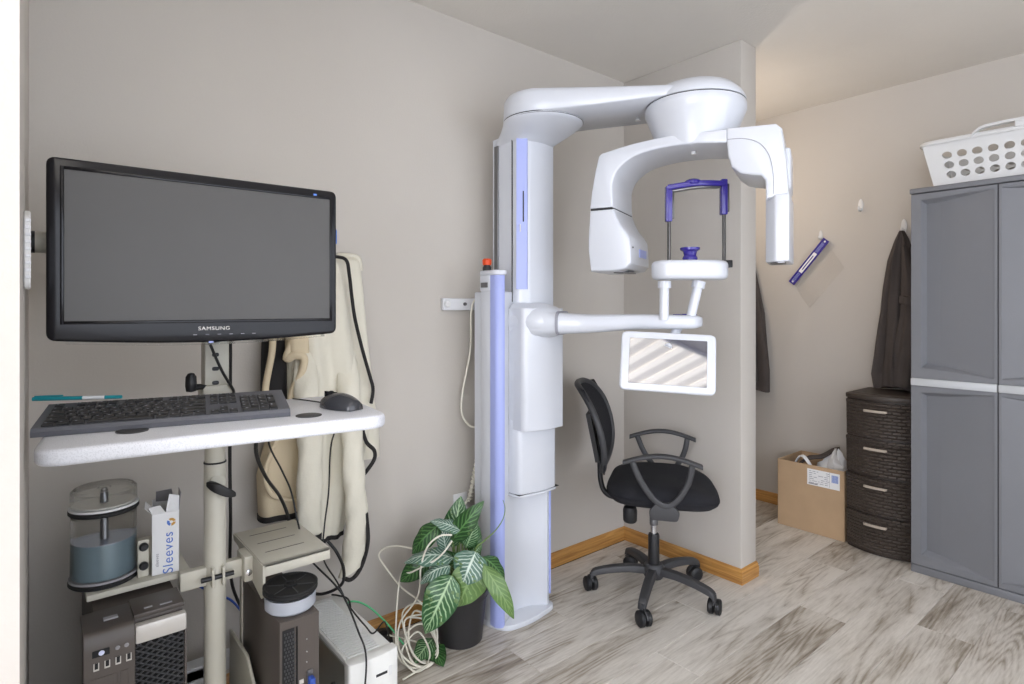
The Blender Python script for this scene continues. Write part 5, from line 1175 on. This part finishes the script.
b = B(); loft(b, hang([(1.645, .945, .968, 1.10, 1.15, 0), (1.60, .928, .985, 1.09, 1.155, .005), (1.50, .905, 1.01, 1.06, 1.158, .012), (1.35, .885, 1.035, 1.04, 1.158, .017), (1.15, .865, 1.055, 1.02, 1.158, .020), (1.0, .852, 1.06, 1.01, 1.158, .020), (.90, .84, 1.065, 1.005, 1.158, .020), (.815, .845, 1.06, 1.005, 1.158, .012)], 7, 2)); finish('body', b, 'jacket_dark', jr, ang=80)
b = B(); loft(b, hang([(1.56, .975, 1.0, 1.04, 1.09, .002), (1.40, .985, 1.045, 1.0, 1.08, .005), (1.2, .985, 1.06, .985, 1.07, .006), (1.0, .955, 1.06, .98, 1.06, .007), (.835, .93, 1.05, .98, 1.06, .007)], 4, 6, 40)); sl = finish('sleeve', b, 'jacket_dark', jr, ang=80)
b = B(); loft(b, hang([(1.295, .978, 1.066, .976, 1.082, .004), (1.255, .978, 1.068, .974, 1.082, .004)], 4, 6, 40)); part2('sleeve_strap', b, 'jacket_dark', sl, True)
jl = thing('dark_jacket', 'dark grey-brown jacket on the back wall half hidden behind the partition', 'jacket', (.10, 1.1, .70))
b = B(); loft(b, hang([(1.60, .02, .06, 1.10, 1.15, 0), (1.53, -.03, .13, 1.09, 1.158, .006), (1.40, -.06, .165, 1.06, 1.158, .008), (1.2, -.09, .215, 1.05, 1.158, .009), (1.0, -.10, .235, 1.05, 1.158, .010), (.85, -.11, .250, 1.05, 1.158, .010), (.715, -.10, .250, 1.05, 1.158, .008)], 6, 11)); finish('body', b, 'jacket_dark', jl, ang=80)
b = B(); loft(b, hang([(1.50, .06, .12, 1.03, 1.08, .003), (1.2, .09, .175, 1.01, 1.07, .006), (.9, .11, .195, 1.01, 1.07, .006), (.78, .12, .20, 1.01, 1.07, .006)], 4, 5, 40)); finish('sleeve', b, 'jacket_dark', jl, ang=80)

# ------------------------------------------------------------------ things on the near wall
sw = thing('light_switch', 'white switch plate on the near wall at the left edge of the picture', 'switch', (1.0, -2.55, 1.53))
b = B(); box(b, (1.0005, -2.58, 1.478), (1.008, -2.505, 1.594), .003); finish('switch_plate', b, 'white_plastic', sw)
b = B(); box(b, (1.0075, -2.556, 1.508), (1.011, -2.528, 1.564), .002); finish('rocker', b, 'white_satin', sw)
rb = thing('ribbed_holder', 'narrow ribbed translucent plastic holder on the near wall behind the monitor', 'holder', (.80, -2.455, 1.27))
b = B(); prism(b, rpoly([(.66, 1.270), (.78, 1.270), (.79, 1.28), (.79, 1.385), (.74, 1.402), (.66, 1.39)], .01, 3), 2.4508, 2.4600, .002, 1, MX(((1, 0, 0, 0), (0, 0, -1, 0), (0, 1, 0, 0), (0, 0, 0, 1)))); hold = finish('holder_shell', b, 'white_plastic', rb)
for i in range(9):
    b = B(); box(b, (.788, -2.4585, 1.285+i*.0115), (.7925, -2.4505, 1.290+i*.0115), .001, 1); finish('rib', b, 'white_satin', rb)

# ------------------------------------------------------------------ ceiling lights, hall lamp and added fill windows outside the frame
def troffer(x, y, sx2, sy2, lab, g0='troffer_glow', g1='tube_glow'):
    t = thing('ceiling_light', lab, 'light', (x, y, H), 0, 'ceiling light panels')
    b = B()
    for lo, hi in (((x-sx2, y-sy2, H-.03), (x+sx2, y-sy2+.02, H)), ((x-sx2, y+sy2-.02, H-.03), (x+sx2, y+sy2, H)), ((x-sx2, y-sy2+.02, H-.03), (x-sx2+.02, y+sy2-.02, H)), ((x+sx2-.02, y-sy2+.02, H-.03), (x+sx2, y+sy2-.02, H))): box(b, lo, hi)
    finish('frame', b, 'white_satin', t)
    b = B(); box(b, (x-sx2+.021, y-sy2+.021, H-.012), (x+sx2-.021, y+sy2-.021, H-.004)); finish('diffuser', b, g0, t)
    n_ = max(2, round(sx2*2/.17))
    for i in range(n_):
        xx = x-sx2+.02+(2*sx2-.04)*(i+.5)/n_
        b = B(); box(b, (xx-.036, y-sy2+.03, H-.022), (xx+.036, y+sy2-.03, H-.013), .004, 2); finish('lamp_tube', b, g1, t)
troffer(2.34, -2.78, .70, .40, 'wide ceiling light panel above the doorway side of the room'); troffer(1.25, -1.85, .32, .50, 'added out-of-view ceiling panel that fills the left wall with light', 'fill_panel_glow', 'fill_panel_glow')  # the second panel is added to brighten the left wall
hl = thing('hall_lamp', 'warm globe pendant lamp hidden behind the partition', 'lamp', (.16, .52, H))
b = B(); lathe(b, [(0, H), (.05, H), (.05, H-.015), (.012, H-.03), (.006, H-.04), (.006, 2.17), (.03, 2.16), (.03, 2.13), (0, 2.13)], 24, MX.Translation((.16, .52, 0))); finish('lamp_stem', b, 'white_satin', hl)
b = B(); lathe(b, [(0, 2.03)]+[(.055*sin(pi*k/10), 2.085-.055*cos(pi*k/10)) for k in range(1, 10)]+[(0, 2.14)], 24, MX.Translation((.16, .52, 0))); finish('lamp_globe', b, 'hall_glow', hl, ang=80)
ld = bpy.data.lights.new('lamp_light', 'POINT'); ld.energy = P_HALL; ld.color = (1, .86, .73); ld.shadow_soft_size = .06
lo_ = bpy.data.objects.new('lamp_light', ld); COL.objects.link(lo_); lo_.location = (.16, .52, 1.965)
b = B(); box(b, (X1+.08, WY0, WZ0), (X1+.09, WY1, WZ1)); fill_win = struct('fill_window_right', b, 'fill_pane_right')  # unseen glowing window, added to light the left wall from the front
fr_ = []
for lo, hi in (((X1-.02, WY0-.05, WZ0-.05), (X1, WY1+.05, WZ0)), ((X1-.02, WY0-.05, WZ1), (X1, WY1+.05, WZ1+.05)), ((X1-.02, WY0-.05, WZ0), (X1, WY0, WZ1)), ((X1-.02, WY1, WZ0), (X1, WY1+.05, WZ1)), ((X1+.02, (WY0+WY1)/2-.02, WZ0), (X1+.05, (WY0+WY1)/2+.02, WZ1))):
    b = B(); box(b, lo, hi, .003); o_ = finish('fill_window_frame', b, 'white_satin', None); o_.parent = fill_win
b = B(); box(b, (RX0, Y0-.09, WZ0), (RX1, Y0-.08, WZ1)); fill_win2 = struct('fill_window_rear', b, 'rear_pane')  # unseen glowing window, added to brighten the partition and cabinet front
for lo, hi in (((RX0-.05, Y0, WZ0-.05), (RX1+.05, Y0+.02, WZ0)), ((RX0-.05, Y0, WZ1), (RX1+.05, Y0+.02, WZ1+.05)), ((RX0-.05, Y0, WZ0), (RX0, Y0+.02, WZ1)), ((RX1, Y0, WZ0), (RX1+.05, Y0+.02, WZ1)), (((RX0+RX1)/2-.02, Y0-.05, WZ0), ((RX0+RX1)/2+.02, Y0-.02, WZ1))):
    b = B(); box(b, lo, hi, .003); o_ = finish('fill_window_frame', b, 'white_satin', None); o_.parent = fill_win2
